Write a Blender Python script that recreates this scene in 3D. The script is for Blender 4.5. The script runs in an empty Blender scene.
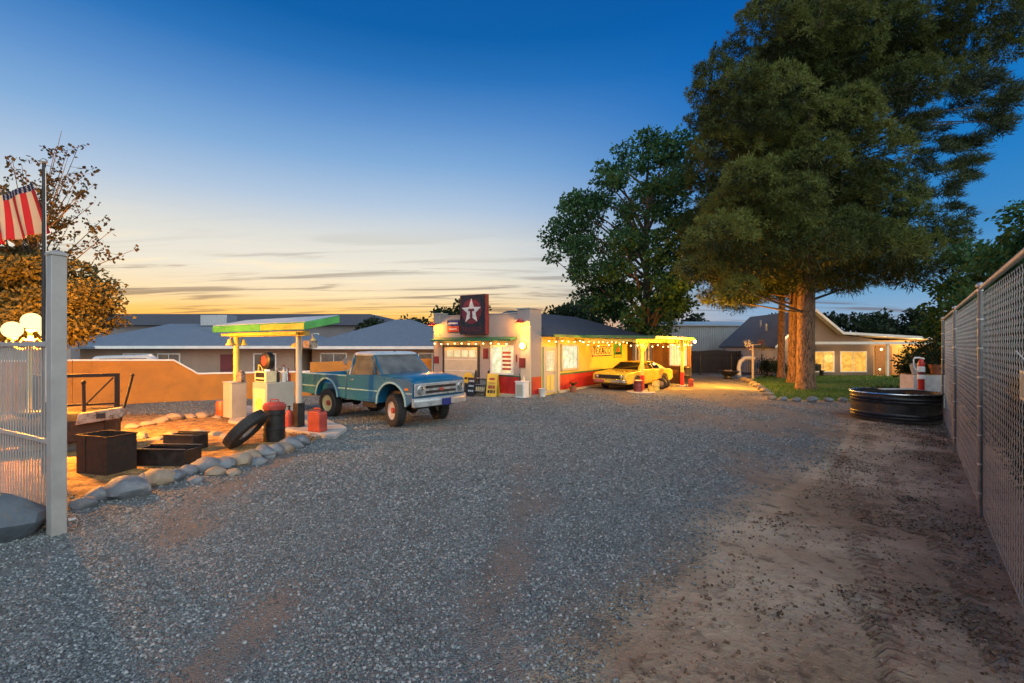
import bpy, bmesh, math, random
import numpy as np
from mathutils import Vector, Matrix, noise as mnoise
from mathutils.geometry import delaunay_2d_cdt
R = math.radians
rnd = random.Random(11)
nr = np.random.RandomState(5)
scene = bpy.context.scene
col = scene.collection
CAM_H, F = 2.15, 480.0
def g(px, py, z=0.0):                      # ground point seen at a picture position
    Y = (CAM_H - z) * F / (py - 345.0)
    return (px - 512.0) / F * Y, Y

# ------------------------------------------------------------------ scene graph helpers
def tag(o, label=None, cat=None, group=None, kind=None):
    if label: o['label'] = label
    if cat: o['category'] = cat
    if group: o['group'] = group
    if kind: o['kind'] = kind
    return o
def thing(name, label, cat, loc=(0, 0, 0), rz=0.0, group=None):
    o = bpy.data.objects.new(name, None); col.objects.link(o)
    o.empty_display_size = .2
    o.location = loc if len(loc) == 3 else (loc[0], loc[1], 0); o.rotation_euler = (0, 0, rz)
    return tag(o, label, cat, group)
def finish(me, angle=38):
    for p in me.polygons: p.use_smooth = True
    try: me.set_sharp_from_angle(angle=R(angle))
    except Exception: pass
def obj(name, bm, mat, parent=None, bevel=0.0, seg=2, loc=None, rz=None, angle=38):
    me = bpy.data.meshes.new(name)
    bmesh.ops.recalc_face_normals(bm, faces=bm.faces[:])
    bm.to_mesh(me); bm.free()
    mats = mat if isinstance(mat, (list, tuple)) else [mat]
    for m in mats: me.materials.append(m)
    finish(me, angle)
    o = bpy.data.objects.new(name, me); col.objects.link(o)
    if parent: o.parent = parent
    if loc: o.location = loc if len(loc) == 3 else (loc[0], loc[1], 0)
    if rz: o.rotation_euler = (0, 0, rz)
    if bevel:
        b = o.modifiers.new('bevel', 'BEVEL'); b.width = bevel; b.segments = seg; b.limit_method = 'ANGLE'; b.angle_limit = R(30)
        b.harden_normals = False
    return o
def mesh_np(name, verts, faces, mat, parent=None, smooth=False):
    """verts (N,3) array, faces (M,k) int array with constant k"""
    me = bpy.data.meshes.new(name)
    v = np.asarray(verts, np.float32); f = np.asarray(faces, np.int32); k = f.shape[1]
    me.vertices.add(len(v)); me.vertices.foreach_set('co', v.ravel())
    me.loops.add(f.size); me.loops.foreach_set('vertex_index', f.ravel())
    me.polygons.add(len(f)); me.polygons.foreach_set('loop_start', np.arange(0, f.size, k, dtype=np.int32))
    try: me.polygons.foreach_set('loop_total', np.full(len(f), k, np.int32))
    except Exception: pass
    if smooth: me.polygons.foreach_set('use_smooth', np.ones(len(f), bool))
    me.update(calc_edges=True); me.validate()
    me.materials.append(mat)
    o = bpy.data.objects.new(name, me); col.objects.link(o)
    if parent: o.parent = parent
    return o
def copy_tree(o, parent=None):
    c = o.copy(); col.objects.link(c); c.parent = parent
    for ch in [x for x in bpy.data.objects if x.parent == o]: copy_tree(ch, c)
    return c

# ------------------------------------------------------------------ shapes
def BM(): return bmesh.new()
def box(bm, c, s, rz=0.0, M=None, mi=0):
    m = Matrix.Translation(c) @ Matrix.Rotation(rz, 4, 'Z')
    if M is not None: m = Matrix.Translation(c) @ M
    vs = []
    for x in (-.5, .5):
        for y in (-.5, .5):
            for z in (-.5, .5): vs.append(bm.verts.new(m @ Vector((x * s[0], y * s[1], z * s[2]))))
    for q in ((0, 1, 3, 2), (4, 6, 7, 5), (0, 4, 5, 1), (2, 3, 7, 6), (0, 2, 6, 4), (1, 5, 7, 3)):
        f = bm.faces.new([vs[i] for i in q]); f.material_index = mi
    return bm
def b2(bm, x0, x1, y0, y1, z0, z1, mi=0):
    return box(bm, ((x0 + x1) / 2, (y0 + y1) / 2, (z0 + z1) / 2), (x1 - x0, y1 - y0, z1 - z0), mi=mi)
def prism(bm, pts, a, b, axis='y', mi=0, s=1.0):
    """polygon extruded along an axis: pts are (x,z) for y, (x,y) for z, (y,z) for x"""
    def P(p, t):
        return {'y': (p[0], t, p[1]), 'z': (p[0], p[1], t), 'x': (t, p[0], p[1])}[axis]
    A = [bm.verts.new(P(p, a)) for p in pts]; B = [bm.verts.new(P(p, b)) for p in pts]
    n = len(pts)
    fs = [bm.faces.new(A[::-1]), bm.faces.new(B)]
    for i in range(n): fs.append(bm.faces.new((A[i], A[(i + 1) % n], B[(i + 1) % n], B[i])))
    for f in fs: f.material_index = mi
    return bm
def loft(bm, rings, cap=True, mi=0):
    L = [[bm.verts.new(p) for p in r] for r in rings]; n = len(rings[0])
    for a, b in zip(L, L[1:]):
        for i in range(n):
            f = bm.faces.new((a[i], a[(i + 1) % n], b[(i + 1) % n], b[i])); f.material_index = mi
    if cap:
        bm.faces.new(L[0][::-1]).material_index = mi; bm.faces.new(L[-1]).material_index = mi
    return bm
def tube(bm, p0, p1, r0, r1=None, n=10, cap=True, mi=0):
    p0, p1 = Vector(p0), Vector(p1); r1 = r0 if r1 is None else r1
    d = (p1 - p0).normalized(); u = d.orthogonal().normalized(); w = d.cross(u)
    ring = lambda p, r: [p + u * (math.cos(2 * math.pi * i / n) * r) + w * (math.sin(2 * math.pi * i / n) * r) for i in range(n)]
    return loft(bm, [ring(p0, r0), ring(p1, r1)], cap, mi)
def path(bm, pts, r, n=8, mi=0):
    pts = [Vector(p) for p in pts]; rs = r if isinstance(r, (list, tuple)) else [r] * len(pts)
    rings = []; u = None
    for i, p in enumerate(pts):
        d = (pts[min(i + 1, len(pts) - 1)] - pts[max(i - 1, 0)]).normalized()
        u = d.orthogonal().normalized() if u is None else (u - d * u.dot(d)).normalized()
        w = d.cross(u)
        rings.append([p + u * (math.cos(2 * math.pi * k / n) * rs[i]) + w * (math.sin(2 * math.pi * k / n) * rs[i]) for k in range(n)])
    return loft(bm, rings, True, mi)
def lathe(bm, prof, n=24, c=(0, 0, 0), axis='z', mi=0, sx=1.0, sy=1.0):
    """prof: (r, h) list, closed at both ends when r is 0"""
    def P(r, h, t):
        a, b = r * math.cos(t) * sx, r * math.sin(t) * sy
        v = {'z': (a, b, h), 'y': (a, h, b), 'x': (h, a, b)}[axis]
        return (v[0] + c[0], v[1] + c[1], v[2] + c[2])
    rows = []
    for r, h in prof:
        rows.append([bm.verts.new(P(0, h, 0))] if r < 1e-6 else [bm.verts.new(P(r, h, 2 * math.pi * i / n)) for i in range(n)])
    for a, b in zip(rows, rows[1:]):
        for i in range(n):
            j = (i + 1) % n
            if len(a) == 1 and len(b) == 1: continue
            q = (a[0], b[j], b[i]) if len(a) == 1 else (a[i], a[j], b[0]) if len(b) == 1 else (a[i], a[j], b[j], b[i])
            bm.faces.new(q).material_index = mi
    if len(rows[0]) > 1 and prof[0] != prof[-1]: bm.faces.new(rows[0][::-1]).material_index = mi
    if len(rows[-1]) > 1 and prof[0] != prof[-1]: bm.faces.new(rows[-1]).material_index = mi
    return bm
def ball(bm, c, r, n=14, sz=1.0):
    prof = [(math.sin(math.pi * i / 8) * r, -math.cos(math.pi * i / 8) * r * sz) for i in range(9)]
    prof[0] = (0, -r * sz); prof[-1] = (0, r * sz)
    return lathe(bm, prof, n, c)
def quad(bm, pts, mi=0):
    f = bm.faces.new([bm.verts.new(p) for p in pts]); f.material_index = mi
    return bm
def slab_quad(bm, pts, t):
    """a pane: four corners with thickness t along its normal"""
    p = [Vector(q) for q in pts]; n = (p[1] - p[0]).cross(p[2] - p[0]).normalized() * t
    return loft(bm, [p, [q + n for q in p]])
def text(name, s, size, mat, parent, loc, rot, ext=.004, align='CENTER', sx=1.0):
    cu = bpy.data.curves.new(name, 'FONT'); cu.body = s; cu.size = size; cu.extrude = ext; cu.align_x = align; cu.align_y = 'CENTER'
    cu.resolution_u = 3; cu.materials.append(mat)
    tmp = bpy.data.objects.new('tmp_text', cu); col.objects.link(tmp); bpy.context.view_layer.update()
    me = bpy.data.meshes.new_from_object(tmp.evaluated_get(bpy.context.evaluated_depsgraph_get())); bpy.data.objects.remove(tmp); bpy.data.curves.remove(cu)
    o = bpy.data.objects.new(name, me); col.objects.link(o); o.parent = parent; o.location = loc; o.rotation_euler = rot; o.scale = (sx, 1, 1)
    return o

# ------------------------------------------------------------------ materials
def nodes(m):
    m.use_nodes = True; nt = m.node_tree; nt.nodes.clear()
    return nt, nt.nodes, nt.links
def N(nt, t, **kw):
    n = nt.nodes.new(t)
    for k, v in kw.items():
        if k in n.inputs and not hasattr(n, k): n.inputs[k].default_value = v
        else:
            try: setattr(n, k, v)
            except Exception: n.inputs[k].default_value = v
    return n
def noise_tex(nt, vec, scale, detail=4, rough=.6):
    n = nt.nodes.new('ShaderNodeTexNoise'); n.inputs['Scale'].default_value = scale; n.inputs['Detail'].default_value = detail
    n.inputs['Roughness'].default_value = rough; nt.links.new(vec, n.inputs['Vector']); return n
def mixc(nt, fac, a, b, mode='MIX'):
    m = nt.nodes.new('ShaderNodeMix'); m.data_type = 'RGBA'; m.blend_type = mode
    for sock, v in ((m.inputs[0], fac), (m.inputs[6], a), (m.inputs[7], b)):
        if hasattr(v, 'is_linked') or hasattr(v, 'links'): nt.links.new(v, sock)
        else: sock.default_value = v if not isinstance(v, tuple) else (v + (1,))[:4]
    return m.outputs[2]
def math_n(nt, op, a, b=None, clamp=False):
    m = nt.nodes.new('ShaderNodeMath'); m.operation = op; m.use_clamp = clamp
    for i, v in enumerate((a, b)):
        if v is None: continue
        if hasattr(v, 'links'): nt.links.new(v, m.inputs[i])
        else: m.inputs[i].default_value = v
    return m.outputs[0]
def maprange(nt, v, a, b, c=0.0, d=1.0, smooth=True):
    m = nt.nodes.new('ShaderNodeMapRange'); m.interpolation_type = 'SMOOTHSTEP' if smooth else 'LINEAR'
    nt.links.new(v, m.inputs['Value'])
    for k, x in (('From Min', a), ('From Max', b), ('To Min', c), ('To Max', d)): m.inputs[k].default_value = x
    return m.outputs['Result']
def mk(name, c, rough=.6, metal=0.0, var=.22, scale=5.0, bump=.15, bscale=35.0, c2=None, spec=.5, coat=0.0, c2cut=(.5, .68), stretch=None, rvar=.15):
    """a worn painted / natural surface: colour drift, stains of a second colour, roughness drift and fine bump"""
    m = bpy.data.materials.new(name); nt, ns, ln = nodes(m)
    out = ns.new('ShaderNodeOutputMaterial'); p = ns.new('ShaderNodeBsdfPrincipled'); ln.new(p.outputs[0], out.inputs[0])
    tc = ns.new('ShaderNodeTexCoord'); vec = tc.outputs['Object']
    if stretch:
        mp = ns.new('ShaderNodeMapping'); mp.inputs['Scale'].default_value = stretch; ln.new(vec, mp.inputs['Vector']); vec = mp.outputs[0]
    n1 = noise_tex(nt, vec, scale, 5)
    lo = tuple(max(0, x * (1 - var)) for x in c); hi = tuple(min(1, x * (1 + var)) for x in c)
    cc = mixc(nt, maprange(nt, n1.outputs['Fac'], .3, .7), lo, hi)
    if c2:
        n2 = noise_tex(nt, vec, scale * 1.7, 8, .68)
        cc = mixc(nt, maprange(nt, n2.outputs['Fac'], *c2cut), cc, c2)
    ln.new(cc, p.inputs['Base Color'])
    ln.new(maprange(nt, n1.outputs['Fac'], .25, .75, max(.03, rough - rvar), min(1, rough + rvar)), p.inputs['Roughness'])
    p.inputs['Metallic'].default_value = metal; p.inputs['Specular IOR Level'].default_value = spec
    p.inputs['Coat Weight'].default_value = coat; p.inputs['Coat Roughness'].default_value = .08
    if bump:
        n3 = noise_tex(nt, vec, bscale, 4)
        b = ns.new('ShaderNodeBump'); b.inputs['Strength'].default_value = bump; b.inputs['Distance'].default_value = .02
        ln.new(n3.outputs['Fac'], b.inputs['Height']); ln.new(b.outputs[0], p.inputs['Normal'])
    return m
def mk_emit(name, c, s):
    m = bpy.data.materials.new(name); nt, ns, ln = nodes(m)
    out = ns.new('ShaderNodeOutputMaterial'); e = ns.new('ShaderNodeEmission'); e.inputs[0].default_value = c + (1,); e.inputs[1].default_value = s
    ln.new(e.outputs[0], out.inputs[0]); return m
def mk_lit_window(name, c1, c2, s, scale=(3, 3, 3)):
    """a lit room seen through a pane: curtains, furniture and wall tones with a glossy skin"""
    m = bpy.data.materials.new(name); nt, ns, ln = nodes(m)
    out = ns.new('ShaderNodeOutputMaterial'); e = ns.new('ShaderNodeEmission'); gl = ns.new('ShaderNodeBsdfGlossy'); mx = ns.new('ShaderNodeMixShader')
    tc = ns.new('ShaderNodeTexCoord'); mp = ns.new('ShaderNodeMapping'); mp.inputs['Scale'].default_value = scale; ln.new(tc.outputs['Object'], mp.inputs['Vector'])
    n1 = noise_tex(nt, mp.outputs[0], 2.2, 3); v = ns.new('ShaderNodeTexVoronoi'); v.distance = 'CHEBYCHEV'; v.inputs['Scale'].default_value = .9; ln.new(mp.outputs[0], v.inputs['Vector'])
    cc = mixc(nt, maprange(nt, n1.outputs['Fac'], .38, .62), c1, c2)
    vv = ns.new('ShaderNodeSeparateColor'); ln.new(v.outputs['Color'], vv.inputs[0]); cc = mixc(nt, maprange(nt, vv.outputs[0], .2, .8, .0, .28), cc, (.12, .07, .03)); cc = mixc(nt, .5, cc, c1)
    ln.new(cc, e.inputs[0]); e.inputs[1].default_value = s
    gl.inputs['Roughness'].default_value = .05; mx.inputs[0].default_value = .06
    ln.new(e.outputs[0], mx.inputs[1]); ln.new(gl.outputs[0], mx.inputs[2]); ln.new(mx.outputs[0], out.inputs[0]); return m
def mk_glass(name, tint=(.55, .65, .7), refl=.25, dust_glare=.03):
    m = bpy.data.materials.new(name); nt, ns, ln = nodes(m)
    out = ns.new('ShaderNodeOutputMaterial'); t = ns.new('ShaderNodeBsdfTransparent'); gl = ns.new('ShaderNodeBsdfGlossy'); mx = ns.new('ShaderNodeMixShader')
    lw = ns.new('ShaderNodeLayerWeight'); lw.inputs[0].default_value = .35; df = ns.new('ShaderNodeBsdfDiffuse'); df.inputs[0].default_value = (.5, .5, .48, 1); m2 = ns.new('ShaderNodeMixShader')  # pale diffuse veil: thin dust, also standing in for reflected sky
    tc = ns.new('ShaderNodeTexCoord'); dn = noise_tex(nt, tc.outputs['Object'], 2.5, 5); ln.new(maprange(nt, dn.outputs['Fac'], .3, .7, dust_glare * .6, dust_glare * 1.4), m2.inputs[0])
    t.inputs[0].default_value = tint + (1,); gl.inputs['Roughness'].default_value = .04
    ln.new(math_n(nt, 'ADD', lw.outputs['Fresnel'], refl, True), mx.inputs[0]); ln.new(t.outputs[0], mx.inputs[1]); ln.new(gl.outputs[0], mx.inputs[2]); ln.new(mx.outputs[0], m2.inputs[1]); ln.new(df.outputs[0], m2.inputs[2]); ln.new(m2.outputs[0], out.inputs[0]); return m
def mk_leaf(name, c1, c2, trans=.3, rough=.6, tone=False):
    m = bpy.data.materials.new(name); nt, ns, ln = nodes(m)
    out = ns.new('ShaderNodeOutputMaterial'); p = ns.new('ShaderNodeBsdfPrincipled'); tr = ns.new('ShaderNodeBsdfTranslucent'); mx = ns.new('ShaderNodeMixShader')
    ge = ns.new('ShaderNodeNewGeometry'); tc = ns.new('ShaderNodeTexCoord'); n1 = noise_tex(nt, tc.outputs['Object'], .55, 3)
    f = math_n(nt, 'ADD', math_n(nt, 'MULTIPLY', ge.outputs['Random Per Island'], .45), math_n(nt, 'MULTIPLY', maprange(nt, n1.outputs['Fac'], .36, .64), .55), True)
    if tone:
        at = ns.new('ShaderNodeAttribute'); at.attribute_name = 'tone'
        f = math_n(nt, 'ADD', math_n(nt, 'MULTIPLY', at.outputs['Fac'], .68), math_n(nt, 'MULTIPLY', ge.outputs['Random Per Island'], .32), True)
    cc = mixc(nt, f, c1, c2)
    ln.new(cc, p.inputs['Base Color']); p.inputs['Roughness'].default_value = rough; p.inputs['Specular IOR Level'].default_value = .25
    ln.new(cc, tr.inputs[0]); mx.inputs[0].default_value = trans
    ln.new(p.outputs[0], mx.inputs[1]); ln.new(tr.outputs[0], mx.inputs[2]); ln.new(mx.outputs[0], out.inputs[0]); return m

M = {}
M['white_metal'] = mk('white_metal', (.31, .305, .30), .5, 0, .1, 3, .05)
M['cream'] = mk('cream_paint', (.50, .44, .33), .6, 0, .08, 2.5, .1, 60, c2=(.5, .46, .4), c2cut=(.6, .8))
M['pump_white'] = mk('pump_white', (.40, .375, .33), .4, 0, .08, 3, .04, 30, c2=(.42, .34, .26), c2cut=(.62, .8))
M['stucco'] = mk('shop_stucco', (.33, .285, .27), .8, 0, .07, 1.2, .35, 70, c2=(.24, .20, .19), c2cut=(.52, .8))
M['yellow_wall'] = mk('yellow_wall', (.72, .60, .13), .7, 0, .06, 1.5, .25, 70)
M['red_paint'] = mk('red_paint', (.48, .025, .02), .45, 0, .15, 3, .1, 40)
M['red_dull'] = mk('red_dull', (.36, .05, .035), .55, 0, .25, 6, .2, 40, c2=(.16, .07, .045), c2cut=(.56, .72))
M['maroon'] = mk('maroon', (.14, .02, .025), .5, 0, .15, 4, .05)
M['green_trim'] = mk('green_trim', (.03, .14, .06), .45, 0, .15, 4, .08)
M['green_fascia'] = mk('green_fascia', (.06, .30, .07), .4, 0, .2, 2.5, .06, c2=(.25, .35, .04), c2cut=(.55, .75))
M['shingle'] = mk('roof_shingle', (.055, .062, .085), .85, 0, .3, 9, .5, 60)
M['grey_roof'] = mk('grey_roof_shingle', (.17, .18, .18), .85, 0, .14, 5, .4, 50)
M['blue_roof'] = mk('pale_roof_shingle', (.16, .20, .25), .85, 0, .14, 5, .4, 50)
M['dark_steel'] = mk('dark_steel', (.035, .033, .035), .45, .6, .3, 6, .15)
M['black'] = mk('black_paint', (.015, .015, .016), .45, 0, .3, 6, .1)
M['rubber'] = mk('rubber', (.026, .025, .025), .75, 0, .25, 8, .2, 60)
M['rust'] = mk('rusty_steel', (.034, .018, .012), .8, .15, .35, 6, .45, 45, c2=(.02, .014, .012), c2cut=(.45, .62))
M['rust_light'] = mk('worn_primer', (.30, .24, .2), .75, .1, .25, 7, .35, 45, c2=(.1, .045, .025), c2cut=(.5, .64))
M['galv'] = mk('galvanised', (.42, .44, .46), .42, .7, .15, 12, .08)
M['fence_wire'] = mk('fence_wire', (.38, .41, .43), .5, .0, .15, 12, .05)
M['fence_post'] = mk('fence_post', (.17, .175, .18), .5, .5, .2, 10, .1)
M['chrome'] = mk('dull_chrome', (.62, .63, .64), .25, .9, .1, 8, .03)
M['silver'] = mk('silver_paint', (.36, .37, .38), .35, .35, .12, 5, .05)
M['truck_blue'] = mk('truck_blue', (.009, .105, .215), .3, 0, .14, .7, .03, 20, c2=(.035, .20, .25), coat=.3, c2cut=(.5, .8), rvar=.1)
M['truck_trim'] = mk('truck_trim_line', (.25, .45, .5), .3, .1, .1, 5, 0)
M['truck_white'] = mk('truck_roof_white', (.42, .48, .53), .35, 0, .08, 4, .02, coat=.4)
M['car_yellow'] = mk('car_yellow', (.62, .44, .045), .28, 0, .08, 2, .02, 20, coat=.6, rvar=.08)
M['glass'] = mk_glass('clear_glass', (.8, .86, .88), .06, .15)  # thicker veil imitates sky reflected in the pickup windows
M['dark_glass'] = mk_glass('dark_glass', (.09, .09, .1), .22)
M['interior'] = mk('cab_interior', (.14, .14, .14), .7, 0, .25, 5, .1)
M['stone'] = mk('river_stone', (.135, .155, .18), .7, 0, .25, 3.5, .35, 30, c2=(.25, .25, .25), c2cut=(.5, .72))
M['stone_tan'] = mk('tan_stone', (.27, .21, .15), .75, 0, .25, 3.5, .35, 30, c2=(.22, .2, .19), c2cut=(.5, .7))
M['stone_dark'] = mk('bluish_boulder', (.075, .095, .12), .75, 0, .3, 3, .5, 22, c2=(.13, .11, .09), c2cut=(.55, .7))
M['concrete'] = mk('concrete', (.36, .35, .34), .85, 0, .15, 2, .35, 50, c2=(.22, .21, .2), c2cut=(.55, .75))
M['block_wall'] = mk('tan_stucco_wall', (.42, .185, .035), .85, 0, .14, 1.4, .4, 45, c2=(.29, .125, .028), c2cut=(.52, .75))
M['house_tan'] = mk('house_tan', (.30, .22, .17), .8, 0, .12, 1.2, .25, 50)
M['house_grey'] = mk('house_grey_beige', (.16, .13, .115), .8, 0, .08, 1.2, .2, 50)
M['house_ochre'] = mk('house_ochre', (.46, .32, .16), .8, 0, .1, 1.2, .2, 50)
M['far_wall'] = mk('far_wall', (.15, .14, .15), .9, 0, .12, .5, .1, 20)
M['brown_siding'] = mk('brown_siding', (.10, .05, .03), .8, 0, .2, 3, .3, 30, stretch=(1, 1, 8))
M['wood'] = mk('weathered_wood', (.24, .15, .09), .8, 0, .3, 5, .4, 30, stretch=(6, 6, 1))
M['dark_wood'] = mk('dark_fence_wood', (.035, .032, .034), .85, 0, .3, 4, .4, 30, stretch=(6, 6, 1))
M['white_trim'] = mk('white_trim', (.72, .71, .68), .5, 0, .08, 3, .05)
M['bark_pine'] = mk('pine_bark', (.22, .125, .075), .95, 0, .35, 4, 1.0, 14, c2=(.055, .036, .028), c2cut=(.48, .6), stretch=(2.2, 2.2, .7))
M['bark'] = mk('tree_bark', (.10, .075, .055), .95, 0, .35, 6, .8, 18, stretch=(2, 2, .6))
M['blue_sign'] = mk('blue_enamel', (.02, .03, .16), .3, 0, .1, 4, .02)
M['sign_black'] = mk('sign_black', (.02, .018, .02), .35, 0, .2, 4, .03)
M['sign_red'] = mk('sign_red', (.17, .022, .026), .35, 0, .15, 4, .03)
M['sign_white'] = mk('sign_white', (.66, .60, .55), .4, 0, .1, 5, .03)
M['sign_yellow'] = mk('sign_yellow', (.68, .46, .06), .45, 0, .12, 5, .04)
M['sign_cream'] = mk('sign_cream', (.72, .60, .36), .5, 0, .12, 5, .05)
M['chalk'] = mk('chalk_grey', (.5, .53, .56), .8, 0, .25, 14, .1)
M['orange'] = mk('orange_paint', (.52, .10, .02), .45, 0, .2, 6, .08)
M['amber'] = mk('amber_lens', (.6, .18, .02), .25, 0, .1, 5, 0)
M['yellow_paint'] = mk('yellow_paint', (.70, .56, .13), .45, 0, .12, 5, .06)
M['metal_blue'] = mk('pale_blue_metal', (.34, .43, .50), .55, .1, .08, 1, .05)
M['terracotta'] = mk('terracotta', (.32, .12, .06), .8, 0, .2, 5, .2)
M['water'] = mk('tank_water', (.05, .08, .1), .08, 0, .1, 3, .1, 8)
M['plank'] = mk('pale_plank', (.5, .5, .5), .7, 0, .15, 5, .2)
M['tank_black'] = mk('tank_black', (.018, .017, .018), .38, 0, .25, 6, .12, 25, c2=(.06, .05, .045), c2cut=(.56, .75))
M['globe'] = mk_emit('lamp_globe', (1.0, .66, .26), 1.9)
M['bulb'] = mk_emit('warm_bulb', (1.0, .62, .22), 9.0)
M['win_cream'] = mk_lit_window('lit_window_cream', (1.0, .80, .42), (.72, .52, .2), .8, (1.6, 1.6, 1.6))
M['win_green'] = mk_lit_window('lit_window_plants', (1.0, .92, .6), (.30, .34, .12), .9, (1.7, 1.7, 1.7))
M['win_amber'] = mk_lit_window('lit_window_amber', (1.0, .50, .08), (.35, .12, .015), .95, (1.6, 1.6, 1.6))
M['win_dim'] = mk_lit_window('dim_window', (.10, .07, .05), (.03, .03, .035), 1.0, (2, 2, 2))
# ================================================================== world, sun, camera
SUN_AZ = R(-30)                                     # sunset glow: left of the view axis (+Y), below the roofs
sun_dir = Vector((math.sin(SUN_AZ), math.cos(SUN_AZ), 0))
w = bpy.data.worlds.new("World"); scene.world = w; w.use_nodes = True
nt = w.node_tree; nt.nodes.clear(); ns, ln = nt.nodes, nt.links
out = ns.new('ShaderNodeOutputWorld'); bg = ns.new('ShaderNodeBackground'); ln.new(bg.outputs[0], out.inputs[0])
tc = ns.new('ShaderNodeTexCoord'); sep = ns.new('ShaderNodeSeparateXYZ'); ln.new(tc.outputs['Generated'], sep.inputs[0])
def ramp(stops, fac):
    r = ns.new('ShaderNodeValToRGB'); r.color_ramp.interpolation = 'LINEAR'
    while len(r.color_ramp.elements) > 1: r.color_ramp.elements.remove(r.color_ramp.elements[-1])
    r.color_ramp.elements[0].position = stops[0][0]; r.color_ramp.elements[0].color = stops[0][1] + (1,)
    for p, c in stops[1:]:
        e = r.color_ramp.elements.new(p); e.color = c + (1,)
    ln.new(fac, r.inputs[0]); return r.outputs[0]
def srgb(*c): return tuple((x / 255 / 12.92) if x <= 10 else ((x / 255 + .055) / 1.055) ** 2.4 for x in c)
z = math_n(nt, 'MAXIMUM', sep.outputs['Z'], 0.0)
def lin(*c): return tuple(v / 1.0 for v in srgb(*c))
glow = ramp([(0, lin(250, 128, 14)), (.035, lin(252, 166, 44)), (.062, lin(244, 192, 104)), (.095, lin(232, 208, 166)), (.145, lin(220, 214, 198)), (.205, lin(204, 205, 200)), (.271, lin(164, 184, 206)),
             (.347, lin(118, 158, 200)), (.417, lin(82, 132, 188)), (.482, lin(38, 106, 172)), (.538, lin(8, 88, 156)), (.75, lin(8, 68, 136)), (1, lin(16, 62, 124))], z)
away = ramp([(0, lin(160, 172, 190)), (.09, lin(104, 152, 190)), (.18, lin(60, 128, 184)), (.30, lin(24, 112, 180)), (.45, lin(2, 96, 172)), (.6, lin(4, 76, 148)), (.8, lin(14, 66, 128)), (1, lin(16, 62, 124))], z)
east_fill = ramp([(0, (1.1, 1.12, 1.04)), (.2, (1.6, 1.66, 1.54)), (.5, (2.05, 2.2, 2.15)), (.8, (1.05, 1.26, 1.42)), (1, lin(16, 62, 124))], z)  # sky behind the camera, brightened as added frontal fill
vm = ns.new('ShaderNodeVectorMath'); vm.operation = 'DOT_PRODUCT'; ln.new(tc.outputs['Generated'], vm.inputs[0]); vm.inputs[1].default_value = sun_dir
hl = math_n(nt, 'SQRT', math_n(nt, 'MAXIMUM', math_n(nt, 'SUBTRACT', 1.0, math_n(nt, 'MULTIPLY', sep.outputs['Z'], sep.outputs['Z'])), .001))
az = math_n(nt, 'DIVIDE', vm.outputs['Value'], hl)
sky = mixc(nt, maprange(nt, az, .50, .97), away, glow)
sky = mixc(nt, maprange(nt, az, .0, -.75), sky, east_fill)
# streaks of high cloud, low over the sunset
div = ns.new('ShaderNodeVectorMath'); div.operation = 'DIVIDE'
zz = math_n(nt, 'ADD', z, .07); cmb = ns.new('ShaderNodeCombineXYZ')
for i in range(3): ln.new(zz, cmb.inputs[i])
ln.new(tc.outputs['Generated'], div.inputs[0]); ln.new(cmb.outputs[0], div.inputs[1])
mp = ns.new('ShaderNodeMapping'); mp.inputs['Rotation'].default_value = (0, 0, R(-24)); mp.inputs['Scale'].default_value = (.36, 1.7, 0); ln.new(div.outputs[0], mp.inputs[0])
cn = noise_tex(nt, mp.outputs[0], 1.5, 12, .58); cn.inputs['Distortion'].default_value = .7
cn2 = noise_tex(nt, mp.outputs[0], .5, 3, .5)
band = math_n(nt, 'MULTIPLY', maprange(nt, z, .0, .03), maprange(nt, z, .25, .08))
cl = math_n(nt, 'MULTIPLY', math_n(nt, 'MULTIPLY', maprange(nt, cn.outputs['Fac'], .49, .63), maprange(nt, cn2.outputs['Fac'], .36, .52)), band)
sky = mixc(nt, math_n(nt, 'MULTIPLY', cl, .66), sky, srgb(98, 84, 82))
cl2 = math_n(nt, 'MULTIPLY', maprange(nt, cn.outputs['Fac'], .46, .30), math_n(nt, 'MULTIPLY', band, maprange(nt, az, .5, .95)))
sky = mixc(nt, math_n(nt, 'MULTIPLY', cl2, .5), sky, srgb(255, 228, 176))
ni = ns.new('ShaderNodeTexSky'); ni.sky_type = 'NISHITA'; ni.sun_disc = False; ni.sun_elevation = R(1.0); ni.sun_rotation = SUN_AZ
nis = mixc(nt, 1.0, ni.outputs[0], (.10, .10, .10), 'MULTIPLY')
sky = mixc(nt, .03, sky, nis)
ln.new(sky, bg.inputs[0]); bg.inputs[1].default_value = .88

sl = bpy.data.lights.new('sun', 'SUN'); sl.energy = .35; sl.angle = R(14); sl.color = (1.0, .62, .34)
so = bpy.data.objects.new('sun', sl); col.objects.link(so)
d = Vector((sun_dir.x * 1.0, sun_dir.y, math.tan(R(5)))).normalized()
so.rotation_euler = (-d).to_track_quat('-Z', 'Y').to_euler()

cam = bpy.data.cameras.new('camera'); co = bpy.data.objects.new('camera', cam); col.objects.link(co)
cam.sensor_width = 36; cam.lens = F * 36 / 1024; cam.shift_y = 3.5 / 1024; cam.clip_end = 6000; cam.clip_start = .05
co.location = (0, 0, CAM_H); co.rotation_euler = (R(90), 0, 0)
scene.camera = co
vs = scene.view_settings; vs.view_transform = 'Standard'; vs.look = 'None'; vs.gamma = 1; vs.exposure = 0.5; vs.use_curve_mapping = False
scene.render.resolution_x, scene.render.resolution_y = 1024, 683
scene.cycles.use_denoising = True
scene.cycles.max_bounces = 6; scene.cycles.diffuse_bounces = 3; scene.cycles.glossy_bounces = 3; scene.cycles.transparent_max_bounces = 24
scene.cycles.sample_clamp_indirect = 4.0; scene.cycles.caustics_reflective = False; scene.cycles.caustics_refractive = False

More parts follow.
